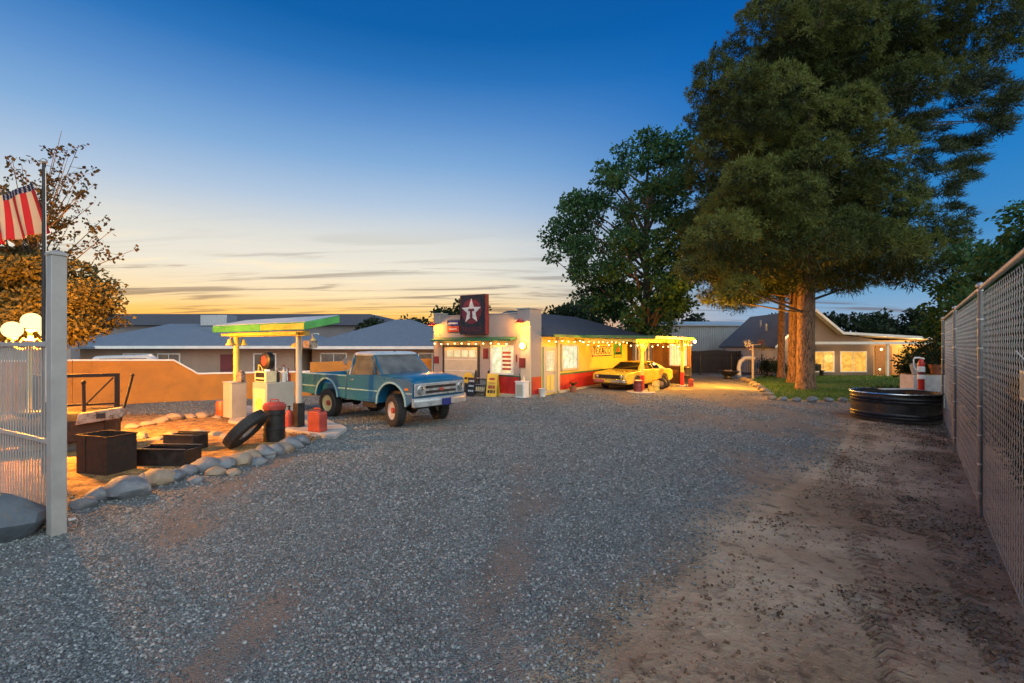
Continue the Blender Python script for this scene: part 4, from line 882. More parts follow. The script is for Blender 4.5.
for y in np.arange(4.8, 10.8, .75): b2(bm, .05, 3.8, y, y + .05, 2.405, 2.418)
obj('carport_beam', bm, M['yellow_wall'], sh, .006)
for (x, y) in ((2.9, 5.15), (3.72, 8.9)):
    bm = BM(); b2(bm, x - .065, x + .065, y - .065, y + .065, .75, 2.42); pp = obj('carport_post', bm, M['yellow_paint'], sh, .008)
    bm = BM(); b2(bm, x - .08, x + .08, y - .08, y + .08, .05, .75); obj('post_base', bm, M['red_paint'], pp, .01)
    bm = BM(); b2(bm, x - .22, x + .22, y - .22, y + .22, -.05, .08); obj('footing', bm, M['concrete'], pp, .015)
    bm = BM()
    for s in (-1, 1):
        path(bm, [(x, y + s * .06, 1.85), (x, y + s * .25, 2.12), (x, y + s * .52, 2.40)], .05, 4); path(bm, [(x + s * .06, y, 1.85), (x + s * .22, y, 2.12), (x + s * .32, y, 2.40)], .045, 4)
    obj('knee_brace', bm, M['yellow_paint'], pp)
def sl2w(x, y, z_):
    c, s = math.cos(BA), math.sin(BA); return (.73 + x * c - y * s, 19.5 + x * s + y * c, z_)
# ---- signs
def at_shop(name, label, cat, x, y, z_, group=None):
    return thing(name, label, cat, sl2w(x, y, z_), BA, group)
sg = at_shop('star_sign', 'tall black sign with a white star on a red disc on the parapet', 'sign', -2.75, -.06, 2.63)
bm = BM(); b2(bm, -.68, .68, -.22, 0, 0, 1.68); obj('board', bm, M['sign_black'], sg, .01)
bm = BM(); b2(bm, -.70, -.68, -.235, .015, -.02, 1.70); b2(bm, .68, .70, -.235, .015, -.02, 1.70); b2(bm, -.68, .68, -.235, .015, 1.68, 1.70); b2(bm, -.68, .68, -.235, .015, -.02, 0); obj('frame', bm, M['maroon'], sg)
bm = BM(); lathe(bm, [(0, -.232), (.535, -.232), (.54, -.221), (0, -.221)], 40, (-.06, 0, .98), 'y'); obj('red_disc', bm, M['sign_red'], sg)
def star_pts(cx, cz, ro, ri): return [(cx + (ro if i % 2 == 0 else ri) * math.sin(i * math.pi / 5), cz + (ro if i % 2 == 0 else ri) * math.cos(i * math.pi / 5)) for i in range(10)]
bm = BM(); prism(bm, star_pts(-.06, .98, .56, .235), -.244, -.233); obj('star', bm, M['sign_white'], sg)
bm = BM(); prism(bm, [(-.22, 1.09), (.10, 1.09), (.10, .99), (-.005, .99), (.02, .72), (-.14, .72), (-.115, .99), (-.22, .99)], -.252, -.245); obj('letter_emblem', bm, M['sign_red'], sg)
text('lettering', 'TEXACO', .27, M['sign_red'], sg, (-.06, -.222, .19), (R(90), 0, 0), .005, sx=1.02)
bs = at_shop('shop_sign', 'small two part blue over red sign on the white parapet', 'sign', -4.05, -.03, 2.73)
bm = BM(); b2(bm, -.36, .36, -.03, -.002, 0, .54); obj('board', bm, M['dark_wood'], bs)
bm = BM(); b2(bm, -.345, .345, -.038, -.031, .28, .525); obj('blue_panel', bm, M['blue_sign'], bs)
bm = BM(); b2(bm, -.345, .345, -.038, -.031, .015, .262); obj('red_panel', bm, M['red_paint'], bs)
def strip_marks(name, x0, x1, z_, h_, y, mat, parent, seed):
    r_ = random.Random(seed); bm = BM(); x = x0
    while x < x1 - .02:
        w_ = r_.uniform(.4, .8) * h_; b2(bm, x, min(x + w_, x1), y - .006, y, z_ - h_ / 2 * r_.uniform(.75, 1), z_ + h_ / 2 * r_.uniform(.75, 1)); x += w_ + h_ * .16
    return obj(name, bm, mat, parent)
strip_marks('white_marks', -.28, .28, .40, .085, -.039, M['sign_white'], bs, 2); strip_marks('white_marks', -.22, .22, .14, .06, -.039, M['sign_white'], bs, 3)
for x, z0, z1, w_, lb in ((-2.24, 1.56, 2.0, .27, 'plain dark red plaque between the garage door and the shop window'), (-.33, 1.22, 1.62, .30, 'dark red plaque on the white corner under the round light'), (-.64, 1.45, 1.75, .07, 'narrow dark strip plaque beside the shop window'), (-5.09, 1.30, 1.62, .3, 'small dark red plaque on the corner beside the garage door')):
    t = at_shop('wall_plaque', lb, 'plaque', x, -.052 if x > -.5 else -.03 if x < -4.9 else -.002, 0)
    bm = BM(); b2(bm, -w_ / 2, w_ / 2, -.03, 0, z0, z1); obj('board', bm, M['maroon'], t, .004)
    bm = BM(); b2(bm, -w_ * .36, w_ * .36, -.036, -.031, z0 + .06, z1 - .06); obj('face', bm, M['sign_red'], t)
ws = thing('wall_sign', 'long cream sign reading TEXACO on the yellow side wall', 'sign', sl2w(.002, 7.2, 1.82), BA)
bm = BM(); b2(bm, 0, .03, -1.33, 1.33, -.27, .29); obj('board', bm, M['sign_cream'], ws, .004)
bm = BM(); b2(bm, .031, .036, -1.30, 1.30, .24, .275); b2(bm, .031, .036, -1.30, 1.30, -.255, -.21); obj('border', bm, M['black'], ws)
text('lettering', 'TEXACO', .52, M['black'], ws, (.034, 0, .01), (R(90), 0, R(90)), .004, sx=1.12)
gs = thing('wall_sign', 'square green sign with an orange figure beside the long cream sign', 'sign', sl2w(.002, 9.45, 1.83), BA)
bm = BM(); b2(bm, 0, .03, -.62, .62, -.40, .40); obj('board', bm, M['green_fascia'], gs, .004)
bm = BM(); prism(bm, [(-.3, -.06), (.28, -.06), (.16, .14), (.02, .30), (-.16, .12)], .031, .036, 'x'); obj('orange_figure', bm, M['orange'], gs)
bm = BM(); b2(bm, .031, .036, -.4, .4, -.2, -.1); obj('dark_band', bm, M['black'], gs)
bm = BM(); b2(bm, .031, .036, -.5, .5, -.36, -.24); obj('yellow_band', bm, M['sign_yellow'], gs)
# ---- wall lamps
for x, lb in ((-5.09, 'red shaded lamp on the parapet corner beside the garage'), (-.3, 'red shaded lamp high on the white corner pier')):
    t = at_shop('wall_lamp', lb, 'wall lamp', x, -.05, 3.12, 'red shaded parapet lamps')
    bm = BM(); path(bm, [(0, .02, .0), (0, -.10, .10), (0, -.22, .12), (0, -.28, .05)], .014, 6); lathe(bm, [(.05, .02), (.05, .03), (0, .03)], 10, (0, .01, -.03), 'z'); obj('gooseneck', bm, M['red_dull'], t)
    bm = BM(); lathe(bm, [(.19, -.07), (.13, -.01), (.05, .05), (.03, .09), (.028, .088), (.045, .045), (.125, -.014), (.185, -.07), (.19, -.07)], 18, (0, -.28, 0)); obj('shade', bm, M['red_paint'], t)
    bm = BM(); ball(bm, (0, -.28, -.02), .045, 10); obj('bulb', bm, M['bulb'], t)
    lamp('wall_lamp_glow', (0, -.34, -.16), 75, (1, .37, .025), .06, t)
t = at_shop('round_wall_light', 'round lit clock style light on the white corner', 'wall light', -.3, -.052, 2.12)
bm = BM(); lathe(bm, [(0, -.06), (.15, -.06), (.185, -.04), (.19, 0), (0, 0)], 24, (0, 0, 0), 'y'); obj('housing', bm, M['sign_yellow'], t)
bm = BM(); lathe(bm, [(0, -.075), (.11, -.07), (.13, -.061), (0, -.061)], 24, (0, 0, 0), 'y'); obj('lit_face', bm, M['bulb'], t)
lamp('round_light_glow', (0, -.3, 0), 14, (1, .5, .14), .1, t)
# ---- string lights
def string_light(label, pts, n, sag, seed):
    t = thing('string_light', label, 'string light'); P = [Vector(sl2w(*p)) for p in pts]
    L = [0]
    for a, b in zip(P, P[1:]): L.append(L[-1] + (b - a).length)
    def pos(s):
        for i in range(len(P) - 1):
            if s <= L[i + 1] + 1e-6: return P[i].lerp(P[i + 1], (s - L[i]) / (L[i + 1] - L[i]))
        return P[-1].copy()
    cab = []; r_ = random.Random(seed)
    for i in range(n * 4 + 1):
        s = L[-1] * i / (n * 4); p = pos(s); p.z -= sag * (math.sin(math.pi * ((s / 1.6) % 1))) ; cab.append(p)
    bm = BM(); path(bm, cab, .006, 5); obj('cable', bm, M['black'], t)
    for i in range(n):
        p = cab[i * 4 + 2]
        bm = BM(); ball(bm, (p.x, p.y, p.z - .08), .026, 10, 1.15); bb = obj('bulb', bm, M['bulb'], t)
        bm = BM(); lathe(bm, [(.016, -.055), (.018, 0), (0, 0)], 8, tuple(p)); obj('socket', bm, M['black'], bb)
    return t
string_light('string of bulbs hung under the green awning over the garage', [(-5.0, -.46, 2.31), (-.65, -.46, 2.31)], 11, .04, 1)
string_light('string of bulbs hung along the yellow side wall eave', [(.5, .4, 2.42), (.5, 4.0, 2.42), (.2, 4.3, 2.40), (.2, 10.7, 2.40)], 18, .05, 2)
string_light('string of bulbs swagged between the carport posts', [(.4, 4.1, 2.28), (2.9, 4.2, 2.30), (2.9, 5.1, 2.24), (3.7, 8.9, 2.22), (3.8, 10.8, 2.34)], 18, .10, 3)
eb = thing('added_eave_lamp', 'bright bulb at the far corner of the carport roof', 'lamp', sl2w(4.02, 10.3, 2.33))  # added source for the orange ground beyond the carport
bm = BM(); ball(bm, (0, 0, 0), .085, 12); obj('bulb', bm, M['bulb'], eb); bm = BM(); lathe(bm, [(.03, .07), (.03, .13), (0, .13)], 8); path(bm, [(0, 0, .12), (-.1, .0, .14), (-.2, .01, .14)], .012, 5); obj('socket', bm, M['black'], eb)
WARM = (1.0, .39, .028)
for x, y, z_, e in ((.8, 1.5, 2.3, 7), (.8, 3.1, 2.3, 8), (2.0, 4.3, 2.25, 20), (2.0, 7.2, 2.25, 20), (2.2, 9.6, 2.2, 20), (3.7, 7.0, 2.1, 70), (5.0, 10.3, 2.3, 560), (3.7, 4.1, 2.1, 75)):
    lamp('carport_glow', sl2w(x, y, z_), e * 2.6, WARM, .05)  # stand for the bulbs; the outermost one is added to light the ground
for x, e in ((-4.2, 12), (-2.9, 12), (-1.5, 14)): lamp('awning_bulb_glow', sl2w(x, -.46, 2.16), e, WARM, .05)

# ---- things in front of the shop
ab = thing('sidewalk_sign', 'tall yellow sandwich board in front of the shop window', 'sandwich board', (-.80, 20.05, 0), R(-22))
for s in (-1, 1):
    bm = BM(); loft(bm, [[(-.235, s * .20, 0), (.235, s * .20, 0), (.235, s * .20 + .025, 0), (-.235, s * .20 + .025, 0)], [(-.235, s * .02, .95), (.235, s * .02, .95), (.235, s * .02 + .025, .95), (-.235, s * .02 + .025, .95)]]); bd = obj('board', bm, M['sign_yellow'], ab)
tilt = math.atan2(.18, .95)
def onboard(name, mat, pts):
    bm = BM()
    P = [Vector((x, -.20 + .18 * (z_ / .95) - .004, z_)) for x, z_ in pts]; loft(bm, [P, [p + Vector((0, -.006, .001)) for p in P]]); return obj(name, bm, mat, ab)
onboard('oval_mark', M['red_dull'], [(.14 * math.cos(a), .74 + .05 * math.sin(a)) for a in np.linspace(0, 2 * math.pi, 17)[:-1]])
onboard('thin_rule', M['red_dull'], [(-.16, .56), (.16, .56), (.16, .585), (-.16, .585)])
for i, (x0, x1) in enumerate(((-.15, -.04), (-.03, .02), (.04, .15))): onboard('block_mark', M['red_dull'], [(x0, .34), (x1, .34), (x1, .47), (x0, .47)])
for i, (x0, x1) in enumerate(((-.17, -.07), (-.05, .04), (.06, .10), (.12, .17))): onboard('block_mark', M['black'], [(x0, .15), (x1, .15), (x1, .28), (x0, .28)])
cb = thing('chalkboard', 'small black chalkboard with pale writing leaning near the truck bumper', 'chalkboard', (-1.72, 20.1, 0), R(-25))
bm = BM(); loft(bm, [[(-.17, -.06, 0), (.17, -.06, 0), (.17, -.03, 0), (-.17, -.03, 0)], [(-.17, .12, .78), (.17, .12, .78), (.17, .15, .78), (-.17, .15, .78)]]); obj('board', bm, M['sign_black'], cb)
bm = BM()
for z_, n in ((.62, 3), (.42, 4), (.22, 3)):
    for k in range(n): b2(bm, -.13 + k * .26 / n, -.13 + (k + .75) * .26 / n, -.06 + .23 * z_ - .005, -.06 + .23 * z_ + .001, z_ - .07, z_ + .05)
obj('chalk_marks', bm, M['chalk'], cb)
ys_ = thing('round_board', 'rounded yellow board with dark marks leaning on the garage door', 'board', sl2w(-3.05, -.2, .48), BA)
bm = BM(); lathe(bm, [(0, -.02), (.30, -.02), (.31, 0), (0, 0)], 24, (0, 0, .2), 'y', sx=1, sy=.85); obj('board', bm, M['sign_yellow'], ys_)
bm = BM(); b2(bm, -.2, -.04, -.03, -.021, .16, .26); b2(bm, 0, .2, -.03, -.021, .15, .25); obj('dark_mark', bm, M['black'], ys_)
bm = BM(); b2(bm, -.25, .25, -.06, .06, -.5, .0); obj('stand', bm, M['dark_wood'], ys_)
bc = thing('tool_rack', 'dark wooden rack with grey shelves between the garage door and the yellow board', 'rack', (-1.32, 20.75, 0), R(-30))
bm = BM()
for s in (-1, 1): loft(bm, [[(s * .33 - .03, -.28, 0), (s * .33 + .03, -.28, 0), (s * .33 + .03, .25, 0), (s * .33 - .03, .25, 0)], [(s * .33 - .03, .05, 1.05), (s * .33 + .03, .05, 1.05), (s * .33 + .03, .25, 1.05), (s * .33 - .03, .25, 1.05)]])
b2(bm, -.3, .3, .2, .24, .02, 1.0); obj('frame', bm, M['dark_wood'], bc)
bm = BM()
for z_, y0 in ((.15, -.2), (.42, -.1), (.7, 0)): b2(bm, -.3, .3, y0, .2, z_, z_ + .03)
obj('shelf', bm, M['galv'], bc)
bm = BM()
for k in range(5): lathe(bm, [(0, 0), (.04, 0), (.04, .14), (.015, .18), (0, .18)], 10, (-.22 + k * .11, -.05, .18))
obj('oil_can_row', bm, M['sign_cream'], bc)
rg = thing('drape', 'orange red cloth hanging over a dark stand beside the yellow board', 'cloth', (-.28, 20.25, 0), R(-30))
bm = BM()
P = [(-.2 + .4 * i / 14, .03 * math.sin(i * 1.7)) for i in range(15)]
loft(bm, [[(x, y - .05 - .03 * (k == 0), z_) for x, y in P] + [(x, y + .0, z_) for x, y in P[::-1]] for k, z_ in enumerate((.32, .7, 1.02))]); obj('cloth', bm, M['orange'], rg)
bm = BM(); b2(bm, -.24, .24, .03, .4, 0, .98); b2(bm, -.6, .3, .0, .42, .98, 1.03); obj('stand', bm, M['dark_wood'], rg, .008)
bm = BM(); b2(bm, -.58, -.12, .02, .38, 1.03, 1.16); obj('white_box', bm, M['sign_cream'], rg, .01)
wc = thing('white_cabinet', 'small white ice chest cabinet at the station corner', 'cabinet', sl2w(-.12, -.40, 0), BA)
bm = BM(); b2(bm, -.2, .2, -.2, .2, .04, .66); obj('body', bm, M['white_trim'], wc, .02, 3); bm = BM(); b2(bm, -.215, .215, -.215, .215, .66, .71); obj('lid', bm, M['white_trim'], wc, .01)
bm = BM(); b2(bm, -.15, .15, -.208, -.199, .12, .58); obj('door_panel', bm, M['cream'], wc, .006)
for i, (dx, lb, mt) in enumerate(((-.1, 'dark bottle on the small white cabinet, taller of the pair', 'black'), (.09, 'pale bottle on the small white cabinet, shorter of the pair', 'sign_cream'))):
    bottle(sl2w(-.12 + dx, -.42, .71), .3 - .08 * i, .045, M[mt], lb)
bk = thing('bucket', 'small white bucket against the station side wall by the door', 'bucket', sl2w(.22, .62, 0))
bm = BM(); lathe(bm, [(0, 0), (.12, 0), (.16, .33), (.17, .34), (.15, .33), (.11, .02), (0, .02)], 20); obj('body', bm, M['white_trim'], bk); bm = BM(); path(bm, [(-.16, 0, .31), (-.1, -.1, .22), (.1, -.1, .22), (.16, 0, .31)], .008, 5); obj('handle', bm, M['dark_steel'], bk)
pt = thing('flower_pot', 'round orange pot with a small plant at the foot of the red dado', 'flower pot', sl2w(.38, 3.1, 0))
bm = BM(); lathe(bm, [(0, 0), (.1, 0), (.17, .15), (.15, .27), (.16, .29), (.13, .27), (0, .25)], 18); obj('pot', bm, M['terracotta'], pt)
bm = BM()
for i in range(26):
    a = rnd.uniform(0, 6.28); l = rnd.uniform(.1, .26); quad(bm, [(0, 0, .26), (.5 * l * math.cos(a + .2), .5 * l * math.sin(a + .2), .26 + l * .8), (l * math.cos(a), l * math.sin(a), .26 + l * .7), (.5 * l * math.cos(a - .2), .5 * l * math.sin(a - .2), .26 + l * .6)])
M['leaf_small'] = mk_leaf('small_leaves', (.03, .07, .015), (.08, .13, .03)); obj('leaves', bm, M['leaf_small'], pt)
# things around the carport posts
def drum(name, label, cat, loc, r_, h_, mat, mat2, group=None):
    t = thing(name, label, cat, loc, 0, group)
    bm = BM(); lathe(bm, [(0, 0), (r_, 0), (r_ * 1.04, .02), (r_, .05), (r_, h_ * .5), (r_ * 1.04, h_ * .52), (r_, h_ * .55), (r_, h_ - .04), (r_ * 1.04, h_ - .01), (r_ * .95, h_), (0, h_)], 22); obj('body', bm, mat, t)
    bm = BM(); lathe(bm, [(0, h_), (r_ * .9, h_ + .003), (r_ * .85, h_ + .03), (0, h_ + .035)], 20); obj('lid', bm, mat2, t); return t
p1 = sl2w(2.9, 5.15, 0); p2 = sl2w(3.72, 8.9, 0)
drum('drum', 'maroon drum with a cream lid by the nearer carport post', 'drum', (p1[0] - .32, p1[1] - .5, .06), .2, .48, M['maroon'], M['sign_cream'])
tp = thing('round_plinth', 'low round concrete plinth under the maroon drum', 'plinth', (p1[0] - .2, p1[1] - .5, 0)); bm = BM(); lathe(bm, [(0, 0), (.62, 0), (.64, .03), (.6, .06), (0, .06)], 30); obj('disc', bm, M['concrete'], tp)
drum('drum', 'small brass coloured pail beside the maroon drum', 'pail', (p1[0] + .26, p1[1] - .55, .0), .15, .32, M['sign_yellow'], M['wood'])
drum('drum', 'yellow keg standing between the two carport posts', 'keg', (p1[0] + .8, p1[1] + .62, 0), .17, .46, M['yellow_paint'], M['orange'])
def small_tyre(loc, rz, label, up=True):
    t = thing('spare_wheel', label, 'spare wheel', loc, rz, 'spare wheels between the carport posts')
    bm = BM(); lathe(bm, [(.15, -.07), (.24, -.08), (.275, -.04), (.275, .04), (.24, .08), (.15, .07), (.15, -.07)], 26, (0, 0, .275), 'y'); obj('tyre', bm, M['rubber'], t)
    bm = BM(); lathe(bm, [(0, -.05), (.05, -.055), (.15, -.03), (.15, .03), (0, .03)], 20, (0, 0, .275), 'y'); obj('rim', bm, M['rust_light'], t)
small_tyre((p1[0] + 1.25, p1[1] + 1.2, 0), R(-40), 'spare wheel stood upright next to the yellow keg')
small_tyre((p1[0] + 1.6, p1[1] + 1.75, 0), R(-55), 'spare wheel stood upright near the farther carport post')
drum('drum', 'dull red can on the ground just past the farther carport post', 'can', (p2[0] + .42, p2[1] - .1, 0), .12, .38, M['red_dull'], M['red_dull'])
drum('trash_bin', 'black waste bin standing behind the farther carport post', 'bin', (p2[0] + .75, p2[1] + 1.6, 0), .32, .92, M['black'], M['dark_steel'])

# ================================================================== blue pickup
def arc(cx, cz, r_, a0, a1, n): return [(cx + r_ * math.cos(R(a0 + (a1 - a0) * i / n)), cz + r_ * math.sin(R(a0 + (a1 - a0) * i / n))) for i in range(n + 1)]
def car_wheel(parent, x, y, r_, w_, tyre_m, rim_m, cap_m, steer=0.0, lug=True):
    s = -1 if y < 0 else 1
    h = bpy.data.objects.new('wheel', None); col.objects.link(h); h.parent = parent; h.location = (x, y, r_); h.rotation_euler = (0, 0, steer)
    bm = BM(); lathe(bm, [(r_ * .54, -w_ * .42), (r_ * .62, -w_ * .5), (r_ * .9, -w_ * .48), (r_ * .97, -w_ * .36), (r_ * .985, 0), (r_ * .97, w_ * .36), (r_ * .9, w_ * .48), (r_ * .62, w_ * .5), (r_ * .54, w_ * .42), (r_ * .54, -w_ * .42)], 34, (0, 0, 0), 'y')
    if lug:
        for i in range(28):
            a = i * 2 * math.pi / 28
            for q in (-1, 1): box(bm, (r_ * .975 * math.cos(a + q * .05), q * w_ * .25, r_ * .975 * math.sin(a + q * .05)), (r_ * .055, w_ * .36, r_ * .1), M=Matrix.Rotation(-a, 4, 'Y'))
    obj('tyre', bm, tyre_m, h)
    bm = BM(); lathe(bm, [(0, s * w_ * .18), (r_ * .3, s * w_ * .2), (r_ * .42, s * w_ * .30), (r_ * .5, s * w_ * .30), (r_ * .55, s * w_ * .44), (r_ * .57, s * w_ * .44), (r_ * .55, 0), (0, 0)], 28, (0, 0, 0), 'y'); obj('rim', bm, rim_m, h)
    bm = BM(); lathe(bm, [(r_ * .17, s * w_ * .18), (r_ * .17, s * w_ * .38), (r_ * .1, s * w_ * .43), (0, s * w_ * .43)], 16, (0, 0, 0), 'y'); obj('hub_cap', bm, cap_m, h)
    return h
TH = R(-36)
tk_ = thing('pickup_truck', 'lifted vintage blue pickup truck with a white roof parked beside the pumps', 'pickup truck', (-5.87, 15.67, 0), TH)
bm = BM()
prism(bm, [(2.13, .62), (3.50, .60)] + arc(4.05, .60, .54, 180, 0, 14) + [(4.72, .64), (4.86, .72), (4.88, 1.19), (4.80, 1.25), (4.3, 1.30), (3.55, 1.345), (2.13, 1.31)], -.96, .96)
tb = obj('body', bm, M['truck_blue'], tk_, .035, 3)
bm = BM(); rings = []
for x, z_, hw in ((3.56, 1.335, .82), (3.7, 1.375, .84), (4.3, 1.35, .86), (4.72, 1.30, .86), (4.87, 1.22, .85)):
    rings.append([(x, -hw, z_ - .06), (x, hw, z_ - .06), (x, hw * .98, z_ - .008), (x, hw * .6, z_ + .02), (x, 0, z_ + .03), (x, -hw * .6, z_ + .02), (x, -hw * .98, z_ - .008)])
loft(bm, rings); obj('hood', bm, M['truck_blue'], tk_, .01)
for x0, x1, y0 in ((2.16, 3.50, -.972), (4.62, 4.86, -.972), (2.16, 3.50, .962)): bm = BM(); b2(bm, x0, x1, y0, y0 + .01, .90, .935); obj('body_trim', bm, M['truck_trim'], tk_, .003)
for s in (-1, 1):
    bm = BM(); b2(bm, 2.26, 3.42, s * .963 - .008, s * .963 + .008, .66, 1.29); dr = obj('door', bm, M['truck_blue'], tk_, .006)
    bm = BM(); b2(bm, 2.36, 2.5, s * .985 - .012, s * .985 + .012, 1.17, 1.2); obj('handle', bm, M['chrome'], dr, .005)
    bm = BM(); p_ = arc(4.05, .60, .545, 182, -2, 16); q_ = arc(4.05, .60, .60, -2, 182, 16); prism(bm, p_ + q_, s * .955, s * .985); obj('arch_lip', bm, M['truck_trim'], tk_, .006)
    bm = BM(); box(bm, (4.66, s * .968, 1.02), (.14, .02, .06)); obj('marker_light', bm, M['amber'], tk_, .006)
# bed
for s in (-1, 1):
    y0, y1 = (.80, .955) if s > 0 else (-.955, -.80)
    bm = BM(); prism(bm, [(-.42, .70), (.62, .66)] + arc(1.15, .62, .52, 175, 5, 14) + [(2.09, .62), (2.09, 1.26), (-.46, 1.26)], y0, y1); bs_ = obj('bed_side', bm, M['truck_blue'], tk_, .025, 3)
    bm = BM(); b2(bm, -.46, 2.09, y0 - .004, y1 + .004, 1.262, 1.29); obj('bed_rail', bm, M['truck_trim'], bs_, .012)
    bm = BM(); ys2 = s * .958; b2(bm, 1.72, 2.08, ys2 - .01, ys2 + .01, .90, .935); b2(bm, -.42, .58, ys2 - .01, ys2 + .01, .90, .935); p_ = arc(1.15, .62, .525, 178, 2, 16); q_ = arc(1.15, .62, .58, 2, 178, 16); prism(bm, p_ + q_, ys2 - .016, ys2 + .016); obj('arch_lip', bm, M['truck_trim'], bs_, .004)
bm = BM(); b2(bm, -.40, 2.05, -.80, .80, .70, .76); b2(bm, 2.02, 2.08, -.80, .80, .76, 1.25); b2(bm, .72, 1.58, -.80, -.6, .76, 1.0); b2(bm, .72, 1.58, .6, .80, .76, 1.0); obj('bed_floor', bm, M['truck_blue'], tk_)
bm = BM(); b2(bm, -.48, -.41, -.79, .79, .70, 1.26); obj('tailgate', bm, M['truck_blue'], tk_, .015)
bm = BM(); b2(bm, -.48, -.45, -.93, -.82, .92, 1.05); obj('tail_light', bm, M['red_paint'], tk_, .006)
bm = BM(); b2(bm, -.48, -.45, .82, .93, .92, 1.05); obj('tail_light', bm, M['red_paint'], tk_, .006)
# cab top
bm = BM()
def ring(x0, x1, hw, z_, rr=.1):
    o = []
    for cx, cy, a0 in ((x1 - rr, hw - rr, 0), (x0 + rr, hw - rr, 90), (x0 + rr, -hw + rr, 180), (x1 - rr, -hw + rr, 270)):
        for k in range(5): a = R(a0 + 22.5 * k); o.append((cx + rr * math.cos(a), cy + rr * math.sin(a), z_))
    return o
loft(bm, [ring(2.24, 3.16, .79, 1.855), ring(2.22, 3.19, .80, 1.885), ring(2.25, 3.14, .775, 1.93), ring(2.34, 3.02, .70, 1.96), ring(2.5, 2.9, .5, 1.97)]); rf = obj('roof', bm, M['truck_white'], tk_)
bm = BM()
for s in (-1, 1):
    for a, b, r0 in (((3.60, s * .885, 1.33), (3.13, s * .755, 1.87), .03), ((2.22, s * .885, 1.30), (2.29, s * .755, 1.87), .06), ((3.33, s * .90, 1.31), (3.06, s * .775, 1.86), .014)):
        tube(bm, a, b, r0, r0 * .95, 8)
b2(bm, 2.16, 2.24, -.88, .88, 1.30, 1.46); loft(bm, [[(2.17, -.87, 1.46), (2.24, -.87, 1.46), (2.24, -.45, 1.46), (2.17, -.45, 1.46)], [(2.24, -.77, 1.87), (2.3, -.77, 1.87), (2.3, -.5, 1.87), (2.24, -.5, 1.87)]]); loft(bm, [[(2.17, .45, 1.46), (2.24, .45, 1.46), (2.24, .87, 1.46), (2.17, .87, 1.46)], [(2.24, .5, 1.87), (2.3, .5, 1.87), (2.3, .77, 1.87), (2.24, .77, 1.87)]])
obj('cab_pillars', bm, M['truck_blue'], tk_)
bm = BM(); slab_quad(bm, [(3.585, -.86, 1.35), (3.585, .86, 1.35), (3.13, .74, 1.86), (3.13, -.74, 1.86)], .008); obj('windshield', bm, M['glass'], tk_)
bm = BM(); slab_quad(bm, [(2.215, -.5, 1.46), (2.215, .5, 1.46), (2.265, .5, 1.85), (2.265, -.5, 1.85)], .008); obj('rear_window', bm, M['glass'], tk_)
for s in (-1, 1):
    bm = BM(); slab_quad(bm, [(2.26, s * .89, 1.31), (3.56, s * .885, 1.33), (3.12, s * .765, 1.855), (2.31, s * .765, 1.855)], .008); obj('side_window', bm, M['glass'], tk_)
bm = BM(); b2(bm, 2.3, 2.85, -.8, .8, 1.0, 1.30); loft(bm, [[(2.27, -.78, 1.2), (2.42, -.78, 1.2), (2.42, .78, 1.2), (2.27, .78, 1.2)], [(2.25, -.72, 1.52), (2.33, -.72, 1.52), (2.33, .72, 1.52), (2.25, .72, 1.52)]]); obj('bench_seat', bm, M['interior'], tk_, .03)
bm = BM(); P = [(3.12 + .17 * math.sin(a) * .35, .38 + .19 * math.cos(a), 1.45 + .19 * math.sin(a) * .94) for a in np.linspace(0, 2 * math.pi, 25)]; path(bm, P, .013, 6); tube(bm, (3.14, .38, 1.45), (3.4, .38, 1.3), .02); obj('steering_wheel', bm, M['black'], tk_)
bm = BM(); path(bm, [(2.22, -.93, 1.30), (2.18, -1.02, 1.48), (2.25, -1.05, 1.62)], .012, 6); lathe(bm, [(0, -.02), (.075, -.015), (.08, 0), (0, .01)], 18, (2.25, -1.07, 1.70), 'x', sx=1, sy=1.35); obj('side_mirror', bm, M['rust_light'], tk_)
bm = BM(); tube(bm, (2.95, .1, 1.965), (2.95, .1, 2.02), .035, .015, 10); obj('roof_beacon', bm, M['dark_steel'], rf)
# nose
bm = BM(); b2(bm, 4.885, 4.925, -.93, .93, .84, 1.17); gr = obj('grille', bm, M['silver'], tk_, .02, 3)
bm = BM()
for z_ in (.935, 1.065): b2(bm, 4.915, 4.935, -.56, .56, z_ - .032, z_ + .032)
obj('grille_slot', bm, M['black'], gr)
bm = BM(); b2(bm, 4.936, 4.95, -.1, .1, .975, 1.0); b2(bm, 4.936, 4.952, -.06, .06, .955, 1.02); obj('nose_emblem', bm, M['red_dull'], gr)
for s in (-1, 1):
    bm = BM(); lathe(bm, [(0, 4.955), (.07, 4.952), (.095, 4.935), (.105, 4.926), (0, 4.926)], 22, (0, s * .74, 1.0), 'x'); hl = obj('headlight', bm, M['glass'], tk_)
    bm = BM(); lathe(bm, [(.088, 4.927), (.12, 4.927), (.12, 4.945), (.10, 4.95), (.088, 4.927)], 22, (0, s * .74, 1.0), 'x'); obj('bezel', bm, M['chrome'], hl)
    bm = BM(); lathe(bm, [(0, 4.93), (.085, 4.93), (.085, 4.927), (0, 4.927)], 20, (0, s * .74, 1.0), 'x'); obj('reflector', bm, M['chrome'], hl)
bm = BM(); loft(bm, [[(4.88, -1.0, z_), (4.93, -.98, z_), (5.03, -.80, z_), (5.06, 0, z_), (5.03, .80, z_), (4.93, .98, z_), (4.88, 1.0, z_), (4.86, .9, z_), (4.93, .75, z_), (4.95, 0, z_), (4.93, -.75, z_), (4.86, -.9, z_)] for z_ in (.58, .60, .68, .70, .79, .80)]); bp = obj('bumper', bm, M['silver'], tk_, .012)
bm = BM(); box(bm, (5.065, .06, .66), (.015, .34, .18)); obj('number_plate', bm, M['blue_sign'], bp, .004)
